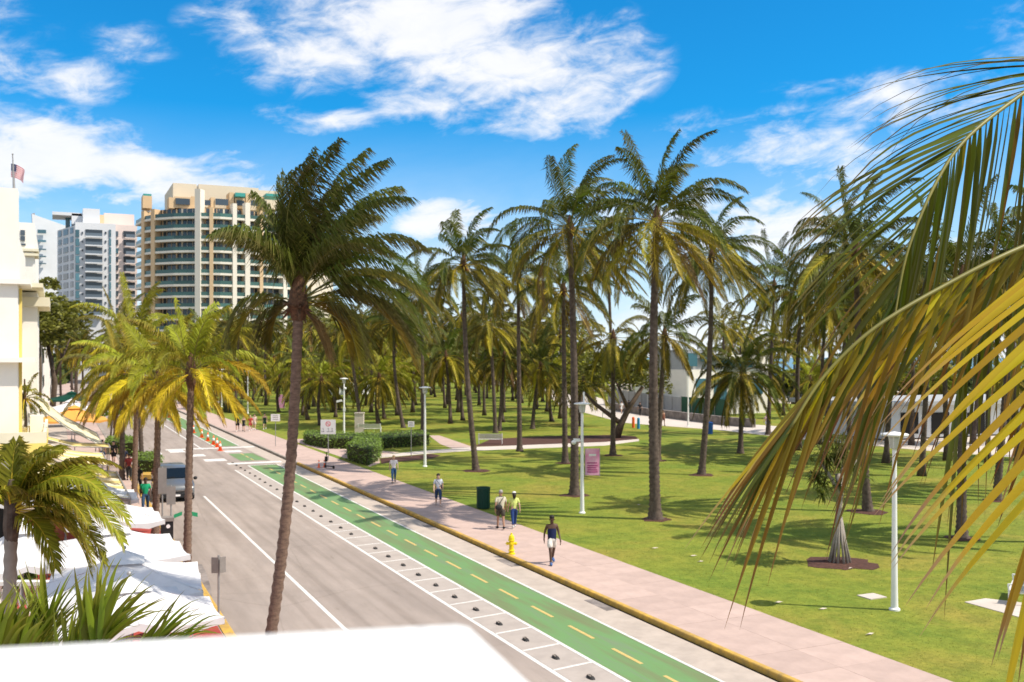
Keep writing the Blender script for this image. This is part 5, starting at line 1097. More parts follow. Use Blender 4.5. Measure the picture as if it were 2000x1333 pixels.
# scooter and its red bag
t = thing('kick_scooter', 'black electric scooter parked at the foot of the square white sign', 'scooter', G(643, 915, LAWN), .4)
b = MB(); b.box(-.09, .09, -.45, .35, .12, .17); b.build('deck', M['black'], t); b = MB(); b.tube([(0, .42, .12), (0, .36, .6), (0, .3, 1.12)], .03, 8); b.box(-.08, .08, .28, .42, .45, .8); b.build('stem', M['black'], t); b = MB(); b.tube([(-.24, .28, 1.12), (.24, .28, 1.12)], .018, 6); b.build('handlebar', M['black'], t)
for y_ in (-.5, .45):
    b = MB(); b.lathe([(.07, -.03), (.11, -.025), (.115, 0), (.11, .025), (.07, .03)], 16, (0, y_, .115), ax=(1, 0, 0)); b.build('wheel', M['rubber'], t)
t = thing('traffic_delineator', 'low red and white safety bollard lying beside the black scooter', 'bollard', G(630, 913, LAWN), .3)
for i, x_ in enumerate((-.3, .15)):
    b = MB(); b.lathe([(.13, 0), (.12, .05), (.05, .07), (.05, .5), (.03, .52)], 10, (x_, 0, 0)); b.build('bollard_tube', M['cone'], t)
    b = MB(); b.lathe([(.053, .3), (.053, .42)], 10, (x_, 0, 0)); b.build('white_band', M['flagwhite'], t)
# cones along the far cycle lane
cone0 = None
cones = [(430, 881), (424, 874), (417, 869), (406, 862), (394, 855), (378, 846), (350, 832), (338, 822), (330, 816), (322, 808), (296, 797), (285, 791), (277, 786), (268, 779), (258, 772), (248, 767), (240, 762)]
for i, (px, py) in enumerate(cones):
    lab = 'orange traffic cone nearest the crossing' if i == 0 else f'orange and white traffic cone, {ordinal(i + 1)} from the crossing along the cycle lane'
    if cone0 is None:
        cone0 = thing('traffic_cone', lab, 'traffic cone', G(px, py), rnd.uniform(0, 1), 'orange cones along the cycle lane')
        b = MB(); b.box(-.22, .22, -.22, .22, 0, .04); b.build('base', M['cone'], cone0); b = MB(); b.lathe([(.17, .04), (.035, .84), (.0, .85)], 14); b.build('body', M['cone'], cone0, smooth=True)
        b = MB(); b.lathe([(.121, .36), (.081, .60)], 14); b.build('white_band', M['flagwhite'], cone0, smooth=True)
    else: dup(cone0, G(px, py), rnd.uniform(0, 1), lab)
# rubber lane separators
def separator(c, lab):
    t = thing('lane_separator', lab, 'lane separator', c, rnd.uniform(-.06, .06) - .03, 'black rubber separators between the white lines'); t.scale = (.62,) * 3
    b = MB(); pr = []; n = 9; m_ = 8
    for i in range(n):
        u = i / (n - 1); y_ = -.31 + .62 * u; w_ = .135 * sin(pi * min(1, (.10 + .93 * u) if u < .5 else 1 - (u * .93 - .0) * 1.0 + .05)) ** .6 if 0 else .135 * (max(.05, 1 - abs(2 * u - .8) ** 2.6 if u > .4 else 1 - abs(.8 - 2 * u) ** 3)) ; h_ = .13 * max(.06, (1 - abs(2 * u - 1) ** 2.4))
        for j in range(m_ + 1): a_ = pi * j / m_; pr.append((w_ * cos(a_), y_, .004 + h_ * sin(a_)))
    b.add(pr, [(i * (m_ + 1) + j, i * (m_ + 1) + j + 1, (i + 1) * (m_ + 1) + j + 1, (i + 1) * (m_ + 1) + j) for i in range(n - 1) for j in range(m_)]); b.build('body', M['rubber'], t, smooth=True)
    for k, y_ in enumerate((-.12, .0, .12)):
        b = MB(); b.box(-.085, -.03, y_ - .028, y_ + .028, .115, .128 + .004); b.box(.03, .085, y_ - .028, y_ + .028, .115, .128 + .004); b.build('reflector', M['gutter'], t)
    return t
sep0 = None; k = 0; i = -8
while sA + i * 1.84 < S_CW0 + 2:
    s_ = sA + i * 1.84
    if not (41.5 < s_ < 42.8):
        k += 1; lab = f'black rubber lane separator, {ordinal(k)} counting away from the viewer'
        if sep0 is None: sep0 = separator((dA - .05, s_, 0), lab)
        else: dup(sep0, (dA - .05 + rnd.uniform(-.03, .03), s_, 0), rnd.uniform(-.1, .06), lab)
    i += 1

# ------------------------------------------------------------------ van
def van(c, rz):
    t = thing('parked_van', 'silver grey minivan parked at the left kerb facing the viewer', 'van', c, rz)
    # stations from the nose (y=0) to the tail: y, half width low, z low, half width belt, z belt, half width roof, z roof
    st = [(0.0, .78, .32, .80, .68, .70, .74), (.08, .90, .26, .90, .78, .78, .86), (.35, .96, .22, .96, .88, .84, .98), (.95, .985, .20, .98, .99, .88, 1.09), (1.25, .99, .20, .985, 1.02, .84, 1.16), (1.95, .99, .20, .985, 1.06, .72, 1.68), (2.5, .99, .20, .985, 1.07, .74, 1.77), (3.6, .99, .20, .985, 1.08, .75, 1.79), (4.5, .99, .20, .98, 1.08, .74, 1.75), (4.95, .96, .24, .95, 1.08, .70, 1.66), (5.1, .90, .30, .90, 1.0, .72, 1.15)]
    b = MB(); vs = []
    for y, w0, z0, w1, z1, w2, z2 in st:
        half = [(w0 * .92, z0), (w0, z0 + .12), (w1 + .01, (z0 + z1) / 2), (w1, z1), ((w1 + w2) / 2 + .01, (z1 + z2) / 2), (w2, z2 - .05), (w2 * .86, z2)]
        vs += [(x, y, z) for x, z in half] + [(-x, y, z) for x, z in half[::-1]]
    L = 14; b.add(vs, [(i * L + j, i * L + (j + 1) % L, (i + 1) * L + (j + 1) % L, (i + 1) * L + j) for i in range(len(st) - 1) for j in range(L)] + [tuple(range(L))[::-1], tuple((len(st) - 1) * L + j for j in range(L))])
    o = b.build('body', M['carpaint'], t, smooth=True); md = o.modifiers.new('bevel', 'EDGE_SPLIT'); md.split_angle = radians(38)
    b = MB(); q = [(-.80, 1.24, 1.17), (.80, 1.24, 1.17), (.68, 1.93, 1.66), (-.68, 1.93, 1.66)]; b.add([(x, y - .02, z + .02) for x, y, z in q], [(0, 1, 2, 3)]); b.build('windscreen', M['carglass'], t)
    for s_ in (-1, 1):
        for y0, y1, y2, y3 in ((1.55, 2.35, 2.35, 2.0), (2.45, 3.55, 3.55, 2.45), (3.65, 4.7, 4.55, 3.65)):
            b = MB(); q = [(s_ * .975, y0, 1.12), (s_ * .975, y1, 1.12), (s_ * .775, y2, 1.63), (s_ * .775, y3, 1.63)]; b.add([(x + s_ * .02, y, z) for x, y, z in q], [(0, 1, 2, 3)]); b.build('side_window', M['carglass'], t)
        b = MB(); b.blob((s_ * 1.13, 1.42, 1.12), (.12, .08, .1), 8); b.build('mirror', M['black'], t, smooth=True)
        for y_ in (.95, 4.0):
            b = MB(); b.lathe([(.20, -.12), (.33, -.11), (.345, -.05), (.345, .08), (.33, .115), (.2, .12)], 20, (s_ * .88, y_, .345), ax=(s_, 0, 0)); w = b.build('wheel', M['rubber'], t); b = MB(); b.lathe([(0, .10), (.19, .105), (.21, .125), (.0, .128)], 16, (s_ * .88, y_, .345), ax=(s_, 0, 0)); b.build('rim', M['chrome'], w)
        b = MB(); b.obox((s_ * .50, -.0, .64), (s_ * .36, .14, .05), (0, -.03, 0), (0, .06, .16)); b.build('headlight', M['headlight'], t)
    b = MB(); b.box(-.46, .46, -.035, .02, .50, .66); b.build('grille', M['black'], t); b = MB(); b.box(-.86, .86, -.06, .1, .24, .46); b.build('bumper', M['black'], t); b = MB(); b.box(-.44, .44, -.045, -.036, .60, .63); b.build('trim', M['chrome'], t)
    b = MB(); b.box(-.16, .16, -.075, -.0605, .32, .42); b.build('number_plate', M['flagwhite'], t)
    b = MB(); b.tube([(-.6, 1.3, 1.21), (0, 1.27, 1.19)], .012, 4); b.tube([(.1, 1.3, 1.2), (.65, 1.3, 1.2)], .012, 4); b.build('wiper', M['black'], t)
    return t
c = G(347, 981); van((6.05, c.y, 0), .0)

# ------------------------------------------------------------------ people
SK = {}
SKIN = [mat('skin_dark', (.085, .045, .028), .55), mat('skin_tan', (.36, .20, .13), .55), mat('skin_light', (.55, .34, .25), .55)]
CLOTH = {}
def cloth(c_): 
    if c_ not in CLOTH: CLOTH[c_] = mat('cloth', c_, .9, var=.25, vscale=9)
    return CLOTH[c_]
HAIR = [mat('dark_hair', (.015, .011, .009), .6), mat('blond_hair', (.45, .33, .17), .6), mat('grey_hair', (.3, .28, .26), .6)]
def skin_mesh(name, chains, root=0, level=1):
    """chains: list of vertex lists [(x,y,z,r), ...]; the first vertex of a later chain may be an index into the vertices built so far"""
    vs, es, rs = [], [], []
    for ch in chains:
        prev = None
        for v in ch:
            if isinstance(v, int): prev = v; continue
            vs.append(v[:3]); rs.append(v[3])
            if prev is not None: es.append((prev, len(vs) - 1))
            prev = len(vs) - 1
    me = bpy.data.meshes.new(name); me.from_pydata(vs, es, []); o = bpy.data.objects.new('tmp', me); COL.objects.link(o)
    o.modifiers.new('s', 'SKIN'); s_ = o.modifiers.new('d', 'SUBSURF'); s_.levels = s_.render_levels = level
    for i, d in enumerate(me.skin_vertices[0].data): d.radius = (rs[i], rs[i]); d.use_root = (i == root)
    dg = bpy.context.evaluated_depsgraph_get(); dg.update(); ev = o.evaluated_get(dg); m2 = bpy.data.meshes.new_from_object(ev); m2.name = name
    bpy.data.objects.remove(o); bpy.data.meshes.remove(me)
    m2.polygons.foreach_set('use_smooth', [True] * len(m2.polygons)); return m2
def joints(pose):
    J = dict(pel=(0, 0, .96), sp=(0, .0, 1.12), ch=(0, .01, 1.30), nk=(0, .01, 1.46), hd=(0, -.015, 1.60), hc=(0, 0, 1.70), tp=(0, .01, 1.755))
    st = {'walk': .27, 'walk2': -.22, 'stand': .03}[pose]
    for s_, k in ((-1, 1), (1, -1)):
        f = st * k
        J[f'hp{s_}'] = (s_ * .095, 0, .92); J[f'kn{s_}'] = (s_ * .10, -f * .62 - .03, .51 if f > 0 else .50); J[f'an{s_}'] = (s_ * .10, -f * 1.05 if f > 0 else -f * 1.25, .09 if f > -.1 else .15); J[f'to{s_}'] = (s_ * .115, J[f'an{s_}'][1] - .16, .035 if f > -.1 else .05)
        J[f'sh{s_}'] = (s_ * .185, .01, 1.41); J[f'el{s_}'] = (s_ * .25, f * .35 + .04, 1.13); J[f'wr{s_}'] = (s_ * .265, f * .75 - .05, .90); J[f'ha{s_}'] = (s_ * .265, f * .82 - .07, .82)
    return J
def flat(me, z0=.86, z1=1.5, k=.72):
    for v in me.vertices:
        if abs(v.co.x) < .21 and z0 < v.co.z < z1: v.co.y = .01 + (v.co.y - .01) * k
def body_mesh(pose):
    if ('body', pose) in SK: return SK['body', pose]
    J = joints(pose); v = lambda n, r: (*J[n], r)
    ch = [[v('pel', .145), v('sp', .13), v('ch', .155), v('nk', .06), v('hd', .078), v('hc', .095), v('tp', .06)]]; idx = 7
    for s_ in (-1, 1): ch.append([0, v(f'hp{s_}', .10), v(f'kn{s_}', .062), v(f'an{s_}', .042), v(f'to{s_}', .035)])
    for s_ in (-1, 1): ch.append([2, v(f'sh{s_}', .062), v(f'el{s_}', .042), v(f'wr{s_}', .029), v(f'ha{s_}', .036)])
    me = skin_mesh('body', ch); flat(me)
    bm = bmesh.new(); bm.from_mesh(me)
    mb = MB()
    for s_ in (-1, 1):
        h_ = Vector(J[f'ha{s_}'])
        for i in range(4):
            y_ = (i - 1.5) * .017; L_ = (.055, .068, .063, .05)[i]; mb.tube([h_ + Vector((0, y_, -.005)), h_ + Vector((-s_ * .004, y_, -.035 - L_ * .4)), h_ + Vector((-s_ * .018, y_, -.035 - L_))], [.0095, .009, .007], 6)
        mb.tube([h_ + Vector((0, -.02, .03)), h_ + Vector((-s_ * .01, -.052, 0)), h_ + Vector((-s_ * .016, -.06, -.035))], [.011, .010, .008], 6)
        mb.blob((s_ * .088, .0, 1.625), (.014, .022, .034), 6)
    mb.blob((0, -.115, 1.605), (.015, .022, .026), 6)
    for s_ in (-1, 1): mb.blob((s_ * .034, -.088, 1.645), (.016, .01, .009), 6, 1)
    mb.blob((0, -.094, 1.565), (.026, .01, .008), 6, 2)
    m2 = mb.mesh('x', [SKIN[0]], True)
    n0 = len(bm.faces); bm.from_mesh(m2); bm.to_mesh(me); bm.free(); bpy.data.meshes.remove(m2); SK['body', pose] = me; return me
def part_mesh(kind, pose):
    if (kind, pose) in SK: return SK[kind, pose]
    J = joints(pose); v = lambda n, r: (*J[n], r)
    def lerp(a, b_, t, r): a, b_ = J[a], J[b_]; return tuple(a[i] + (b_[i] - a[i]) * t for i in range(3)) + (r,)
    if kind.startswith('shirt') or kind == 'tank':
        w = 0 if kind != 'shirt_f' else -.01
        w = .022 if kind == 'tank' else w
        ch = [[(0, 0, .90, .165 + w), v('sp', .152 + w), v('ch', .178 + w), (0, .01, 1.445, .085)]]
        for s_ in (-1, 1):
            if kind == 'tank': ch.append([2, (s_ * .135, .01, 1.405, .080)])
            elif kind == 'shirt_l': ch.append([2, v(f'sh{s_}', .078), v(f'el{s_}', .058), lerp(f'el{s_}', f'wr{s_}', .9, .045)])
            else: ch.append([2, v(f'sh{s_}', .078), lerp(f'sh{s_}', f'el{s_}', .75, .072)])
        me = skin_mesh('shirt', ch, 1); flat(me, .75)
    elif kind in ('shorts', 'trousers', 'capri'):
        ch = [[(0, 0, 1.02, .140), v('pel', .158)]]
        for s_ in (-1, 1):
            if kind == 'shorts': ch.append([1, v(f'hp{s_}', .130), lerp(f'hp{s_}', f'kn{s_}', .85, .112)])
            elif kind == 'capri': ch.append([1, v(f'hp{s_}', .130), v(f'kn{s_}', .085), lerp(f'kn{s_}', f'an{s_}', .4, .068)])
            else: ch.append([1, v(f'hp{s_}', .130), v(f'kn{s_}', .085), lerp(f'kn{s_}', f'an{s_}', .95, .058)])
        me = skin_mesh(kind, ch, 1); flat(me, .78, 1.2, .9)
    elif kind == 'shoe':
        mb = MB()
        for s_ in (-1,):
            pass
        me = None
    SK[kind, pose] = me; return me
def shoe_mesh(pose, s_):
    if ('shoe', pose, s_) in SK: return SK['shoe', pose, s_]
    J = joints(pose); a_, t_ = Vector(J[f'an{s_}']), Vector(J[f'to{s_}']); mb = MB()
    mb.tube([a_ + Vector((0, .05, -.04)), a_ + Vector((0, -.02, -.03)), t_ + Vector((0, .02, .012)), t_ + Vector((0, -.05, 0))], [.045, .056, .048, .02], 10); me = mb.mesh('shoe', [HAIR[0]], True); SK['shoe', pose, s_] = me; return me
def hair_mesh(kind):
    if ('hair', kind) in SK: return SK['hair', kind]
    mb = MB()
    if kind == 'short': mb.blob((0, .018, 1.705), (.098, .105, .092), 12)
    elif kind == 'long': mb.blob((0, .022, 1.70), (.104, .108, .098), 12); mb.tube([(0, .06, 1.70), (0, .085, 1.58), (0, .09, 1.44)], [.085, .09, .05], 10)
    elif kind == 'cap': mb.blob((0, .01, 1.725), (.105, .11, .085), 12); mb.obox((-.07, -.175, 1.70), (.14, 0, 0), (0, .09, .01), (0, 0, .012))
    me = mb.mesh('hair', [HAIR[0]], True); SK['hair', kind] = me; return me
def withmat(name, me, m_, t):
    m2 = me
    if not m2.materials: m2.materials.append(m_)
    o = obj(name, m2, t); o.material_slots[0].link = 'OBJECT'; o.material_slots[0].material = m_; return o
def person(label, px, py, h, heading, skin, pose, top, topc, legs, legc, shoec, hair=('short', 0), bag=None, z0=LAWN, group='people walking', cap=None):
    t = thing('person', label, 'person', G(px, py, z0 + .005), heading, group); t.scale = (h / 1.79,) * 3
    withmat('body', body_mesh(pose), SKIN[skin], t); withmat('shirt' if top != 'tank' else 'tank_top', part_mesh(top, pose), cloth(topc), t); withmat(legs if legs != 'capri' else 'trousers', part_mesh(legs, pose), cloth(legc), t)
    for s_ in (-1, 1): withmat('shoe', shoe_mesh(pose, s_), cloth(shoec), t)
    withmat('hair', hair_mesh(hair[0]), HAIR[hair[1]] , t)
    if cap: withmat('cap', hair_mesh('cap'), cloth(cap), t)
    if bag:
        b = MB(); b.blob((.12, .19, 1.02), (.17, .09, .13), 10); o = b.build('sling_bag', cloth(bag), t, smooth=True); b = MB(); b.tube([(.14, .16, 1.08), (.0, .15, 1.32), (-.12, .06, 1.46), (-.10, -.08, 1.42), (.06, -.15, 1.2), (.2, -.02, 1.05)], .016, 5); b.build('strap', cloth(bag), o)
    return t
# heading 0 faces along -Y (towards the viewer down the street); pi walks away
FR = -.25; AW = pi - .25
WALK = 'people walking on the pink pavement'
W_, K_, NAVY, DEN, GRN = (.75, .74, .72), (.018, .018, .02), (.012, .02, .075), (.035, .08, .20), (.01, .33, .15)
person('man in a navy tank top and white shorts walking toward the viewer past the hydrant', 1078, 1101, 1.84, FR, 0, 'walk', 'tank', NAVY, 'shorts', (.72, .68, .62), (.06, .13, .32), group=WALK)
person('man in a pale shirt and dark shorts with a black sling bag, seen from behind', 978, 1034, 1.80, AW, 1, 'walk2', 'shirt', (.60, .55, .42), 'shorts', (.07, .06, .045), K_, ('short', 2), bag=(.03, .03, .03), group=WALK)
person('woman in a lime top, blue jeans and white cap, seen from behind', 1004, 1031, 1.66, AW, 2, 'walk', 'shirt_f', (.66, .74, .22), 'trousers', (.02, .05, .18), W_, ('long', 0), cap=W_, group=WALK)
person('dark-haired woman in a white patterned top and jeans coming toward the viewer', 856, 988, 1.70, FR, 2, 'walk2', 'shirt_f', (.52, .54, .60), 'capri', (.03, .055, .13), (.5, .4, .35), ('long', 0), bag=(.05, .06, .09), group=WALK)
person('blond person in a white tee shirt and jeans at the edge of the lawn', 769, 943, 1.72, FR, 2, 'walk', 'shirt', (.80, .74, .74), 'trousers', (.05, .12, .26), (.2, .15, .12), ('short', 1), group=WALK)
person('person in black shirt and dark shorts leading the far walking group', 464, 843, 1.78, FR, 1, 'walk', 'shirt', K_, 'shorts', K_, W_, group=WALK)
person('woman in a black tank top, second of the far walking group', 476, 843, 1.65, FR, 2, 'walk2', 'tank', K_, 'shorts', (.03, .03, .04), K_, ('long', 0), group=WALK)
person('person in a red top in the middle of the far walking group', 489, 842, 1.66, FR, 2, 'walk', 'shirt_f', (.50, .04, .05), 'shorts', (.45, .07, .06), W_, ('long', 1), group=WALK)
person('person in a pale pink shirt in the far walking group', 497, 840, 1.72, FR, 2, 'walk2', 'shirt', (.75, .55, .5), 'shorts', (.6, .5, .45), W_, group=WALK)
person('broad person in a dark top, last on the right of the far walking group', 517, 839, 1.76, FR, 2, 'walk', 'tank', (.02, .04, .035), 'shorts', (.02, .05, .04), W_, group=WALK)
person('person in a white shirt ahead of the dark shrub', 413, 803, 1.8, FR, 1, 'walk', 'shirt', W_, 'shorts', (.1, .1, .13), K_, group=WALK)
person('person in a white shirt and grey shorts close to the dark shrub', 425, 803, 1.7, FR, 2, 'walk2', 'shirt', (.7, .72, .76), 'shorts', (.3, .3, .33), K_, group=WALK)
person('person in an orange shirt farther up the pavement', 395, 797, 1.8, FR, 1, 'walk', 'shirt', (.55, .2, .06), 'shorts', (.3, .2, .1), K_, group=WALK)
person('person in a light blue shirt far up the pavement', 379, 790, 1.8, AW, 2, 'walk', 'shirt', (.35, .55, .72), 'shorts', (.5, .5, .5), K_, group=WALK)
person('person in yellow far up the pavement behind the cones', 391, 812, 1.5, FR, 1, 'stand', 'shirt', (.65, .45, .08), 'shorts', (.5, .35, .08), K_, group=WALK)
LP = 'people on the left pavement'
person('man in a bright green shirt and jeans beside the white umbrellas', 284, 1001, 1.76, FR + .1, 0, 'walk', 'shirt', GRN, 'trousers', (.03, .07, .14), (.2, .18, .15), z0=.13, group=LP)
person('person in a white shirt near the cream awnings', 200, 905, 1.75, AW, 1, 'walk', 'shirt', W_, 'trousers', (.03, .05, .12), K_, z0=.13, group=LP)
person('woman in black by the hedge on the left pavement', 222, 908, 1.75, FR, 2, 'walk2', 'shirt_f', K_, 'shorts', K_, K_, ('long', 0), z0=.13, group=LP)
person('person in dark clothes between the third and fourth street palms', 242, 922, 1.75, FR, 1, 'walk', 'shirt', (.02, .025, .05), 'trousers', (.02, .02, .04), K_, z0=.13, group=LP)
person('person in dark red beside the fourth street palm', 252, 938, 1.7, AW, 1, 'stand', 'shirt', (.22, .03, .03), 'trousers', (.03, .03, .03), K_, z0=.13, group=LP)
person('person in black close to the third street palm trunk', 270, 965, 1.7, AW, 1, 'walk', 'shirt', K_, 'trousers', K_, K_, z0=.13, group=LP)
PR = 'people on the promenade'
person('person in dark clothes walking along the stone wall', 1250, 812, 1.8, FR, 1, 'walk', 'shirt', K_, 'trousers', K_, K_, group=PR)
person('person in black near the leaning tree trunk on the promenade', 1228, 806, 1.75, AW, 1, 'walk', 'shirt', (.03, .03, .05), 'shorts', (.1, .1, .12), K_, group=PR)
person('sunbather-like person in tan shorts at the lawn edge of the promenade', 1295, 832, 1.8, FR, 1, 'walk2', 'tank', (.30, .12, .08), 'shorts', (.25, .08, .06), K_, group=PR)
person('person in white beside the leaning tree on the promenade', 1214, 808, 1.7, FR, 2, 'walk', 'shirt', W_, 'shorts', W_, K_, group=PR)
person('person in red far along the promenade', 1092, 778, 1.8, FR, 2, 'walk', 'shirt', (.6, .08, .09), 'shorts', (.1, .1, .12), K_, group=PR)
person('person in white far along the promenade', 1075, 782, 1.75, AW, 2, 'walk', 'shirt', W_, 'shorts', W_, K_, group=PR)
person('person in pale blue far along the promenade', 1068, 776, 1.75, FR, 2, 'walk2', 'shirt', (.5, .6, .7), 'shorts', (.3, .3, .3), K_, group=PR)
person('person in dark shorts passing the far promenade lamp post', 1100, 788, 1.8, AW, 1, 'walk', 'shirt', (.6, .6, .6), 'shorts', K_, K_, group=PR)
person('person in pink and white at the far right of the promenade', 1497, 840, 1.75, FR, 2, 'walk', 'shirt', (.75, .5, .5), 'shorts', W_, K_, group=PR)
for i, (px, py, m_) in enumerate([(1237, 836, 'cone'), (1247, 838, 'greensign')]):
    t = thing('post_marker', ['short orange marker post on the lawn by the promenade', 'short blue marker post on the lawn by the promenade'][i], 'marker post', G(px, py, LAWN)); b = MB(); b.lathe([(.16, 0), (.15, 1.1), (.1, 1.2), (0, 1.22)], 10); b.build('post', M['cone'] if i == 0 else cloth((.03, .25, .5)), t)
t = thing('trash_bin', 'blue recycling bin behind the leaning park palm right of the tallest palm', 'litter bin', G(1386, 848, LAWN)); b = MB(); b.lathe([(.32, 0), (.36, 1.1), (.38, 1.12), (.2, 1.25), (0, 1.27)], 14); b.build('drum', cloth((.03, .12, .4)), t)

# ------------------------------------------------------------------ stilt-rooted screw pine
c = G(1640, 1100, LAWN); t = thing('screw_pine', 'small screw pine with a cone of grey stilt roots and a dark spiky crown', 'tree', c); r = random.Random(77)
Zp = c.x * ST + c.y * CT; mulch_ring(c, 1.3)
b = MB(); b.tube([(0, 0, .9), (-WIND.x * .06, -WIND.y * .06, 1.7), (WIND.x * .02, WIND.y * .02, 2.6), (-WIND.x * .08, -WIND.y * .08, 3.4)], [.13, .11, .12, .10], 10)
for sx_ in (-1, 1, .2): b.tube([(0, 0, 2.5), (WIND.x * sx_ * .5, WIND.y * sx_ * .5 + .3 * sx_, 3.2), (WIND.x * sx_ * 1.0, WIND.y * sx_ * 1.0 + .4 * sx_, 3.9)], [.09, .07, .05], 7)
b.build('trunk', M['kerb_grey'], t, smooth=True)
for i in range(13):
    a_ = i * 2 * pi / 13 + r.uniform(-.1, .1); b = MB(); b.tube([(.06 * cos(a_), .06 * sin(a_), 1.75), (.2 * cos(a_), .2 * sin(a_), .9), (.40 * cos(a_), .40 * sin(a_), -.03)], [.045, .045, .05], 6); b.build('stilt_root', M['kerb_grey'], t, smooth=True)
for i in range(26):
    tip = Vector((WIND.x * r.uniform(-1.3, 1.0), WIND.y * r.uniform(-1.3, 1.0), 0)) + Vector((ST, CT, 0)) * r.uniform(-.9, .9) + Vector((0, 0, r.uniform(2.7, 5.0))); b = MB()
    for k in range(34):
        d = Vector((r.gauss(0, 1), r.gauss(0, 1), r.gauss(.25, .7))).normalized(); L_ = r.uniform(.4, .75); sd_ = d.cross(Vector((0, 0, 1))).normalized() * .03; m_ = tip + d * L_ * .55; e_ = m_ + (d + Vector((0, 0, -.9))).normalized() * L_ * .5
        b.add([tip - sd_ * .6, tip + sd_ * .6, m_ + sd_, m_ - sd_, e_], [(0, 1, 2, 3), (3, 2, 4)], 0, [.0, .0, .5, .5, 1])
    b.build('leaf_rosette', M['leaf'], t)

# ------------------------------------------------------------------ palms close to the balcony
def leaflet(p0, d0, L, w, bend, curl, r, tipdir=None, fold=.35, n=8, twist=0):
    """one long leaflet as a folded blade: starts at p0 along d0, bends towards `bend` (a vector) along its length"""
    p = Vector(p0); d = Vector(d0).normalized(); vs = []; uv = []; sd_ = None
    view = (Vector((0, 0, H)) - p).normalized(); tw = r.uniform(-1, 1) * twist
    for i in range(n + 1):
        t = i / n; ww = w * .5 * (min(1, .35 + t * 6) * (1 - t ** 1.7) ** 1.05 + .015)
        s_ = d.cross(view)
        if s_.length < 1e-3: s_ = d.orthogonal()
        s_.normalize(); nn = s_.cross(d).normalized(); a_ = tw + .5 * t * twist; s2 = s_ * cos(a_) + nn * sin(a_); n2 = nn * cos(a_) - s_ * sin(a_)
        vs += [p - s2 * ww + n2 * ww * fold, p.copy(), p + s2 * ww + n2 * ww * fold]; uv += [t, t, t]
        d = (d + Vector(bend) * (curl * (.15 + 2.6 * t * t) / n)).normalized(); p = p + d * (L / n)
    fs = []
    for i in range(n): fs += [(3 * i, 3 * i + 1, 3 * i + 4, 3 * i + 3), (3 * i + 1, 3 * i + 2, 3 * i + 5, 3 * i + 4)]
    return vs, fs, uv
def near_frond(root, rach, mats, specs, r, rrad=(.016, .005), rm='rachis_y', label=None):
    """rach: control points (px, py, Z); specs: list of (t, angle below left in degrees, length m, width, bend, curl, depth drift, material)"""
    pts = [P(*q) for q in rach]
    fine = []
    for i in range(len(pts) - 1):
        p0, p1, p2, p3 = pts[max(i - 1, 0)], pts[i], pts[i + 1], pts[min(i + 2, len(pts) - 1)]
        for k in range(6):
            u = k / 6; fine.append(.5 * ((2 * p1) + (p2 - p0) * u + (2 * p0 - 5 * p1 + 4 * p2 - p3) * u * u + (3 * p1 - p0 - 3 * p2 + p3) * u ** 3))
    fine.append(pts[-1]); n = len(fine) - 1
    b = MB(); b.tube([p - root.location for p in fine], [rrad[0] + (rrad[1] - rrad[0]) * i / n for i in range(n + 1)], 7); fr = b.build('frond', M[rm], root, smooth=True)
    for t, ang, L, w, bend, curl, dd, m_ in specs:
        x = t * n; j = min(int(x), n - 1); q = fine[j].lerp(fine[j + 1], x - j); a_ = radians(ang)
        d = -WIND * cos(a_) - Vector((0, 0, 1)) * sin(a_) + Vector((ST, CT, 0)) * dd
        vs, fs, uv = leaflet(q - root.location, d, L, w, bend, curl, r, twist=.5); lb = MB(); lb.add(vs, fs, 0, uv); lb.build('leaflet', M[m_], fr, smooth=True)
    return fr
DN = Vector((0, 0, -1))
c = cw(2.75, 4.1, .12); rp = thing('palm_tree', 'near palm beyond the right edge whose long green and yellow fronds hang into view', 'palm tree', c, 0, STREET); r = random.Random(8)
me, tp, td = trunk_mesh((P(2290, 400, 4.3) - c), (.05, 0, 0), .19, .16, ring=.15, n=14, m='trunk_near'); obj('trunk', me, rp); b = MB(); b.lathe([(.15, -.5), (.24, -.1), (.2, .3), (.06, .8)], 10, tp); b.build('crown_base', M['sheath'], rp)
# upper green frond
sp = []
for i in range(60):
    t = .16 + .83 * i / 59; ang = -6 + 76 * t ** 1.3 + r.uniform(-3.5, 3.5); L = (1.10 - .55 * t) * r.uniform(.85, 1.06)
    if t > .55 and i % 3 == 0: continue
    sp.append((t, ang, L, .0225 * r.uniform(.8, 1.15), DN, .5 + r.uniform(-.15, .5) + (.5 if r.random() < .18 else 0), r.uniform(-.15, .08), 'nleaf' if r.random() < .9 else 'nleaf_o'))
for i in range(62):
    t = .2 + .79 * i / 61; ang = 92 - 16 * t + r.uniform(-3, 3); L = (1.0 - .3 * t) * r.uniform(.8, 1.1)
    sp.append((t, ang, L, .024 * r.uniform(.8, 1.2), -WIND + DN * .2, .10 + r.uniform(-.1, .15), r.uniform(-.05, .2), 'nleaf' if r.random() < .85 else 'nleaf_o'))
near_frond(rp, [(2330, 240, 4.2), (2190, 120, 4.1), (2085, 128, 4.0), (2000, 182, 3.9), (1893, 266, 3.75), (1832, 350, 3.65), (1776, 480, 3.55), (1752, 590, 3.5), (1738, 690, 3.45)], None, sp, r, rrad=(.012, .003), rm='rachis')
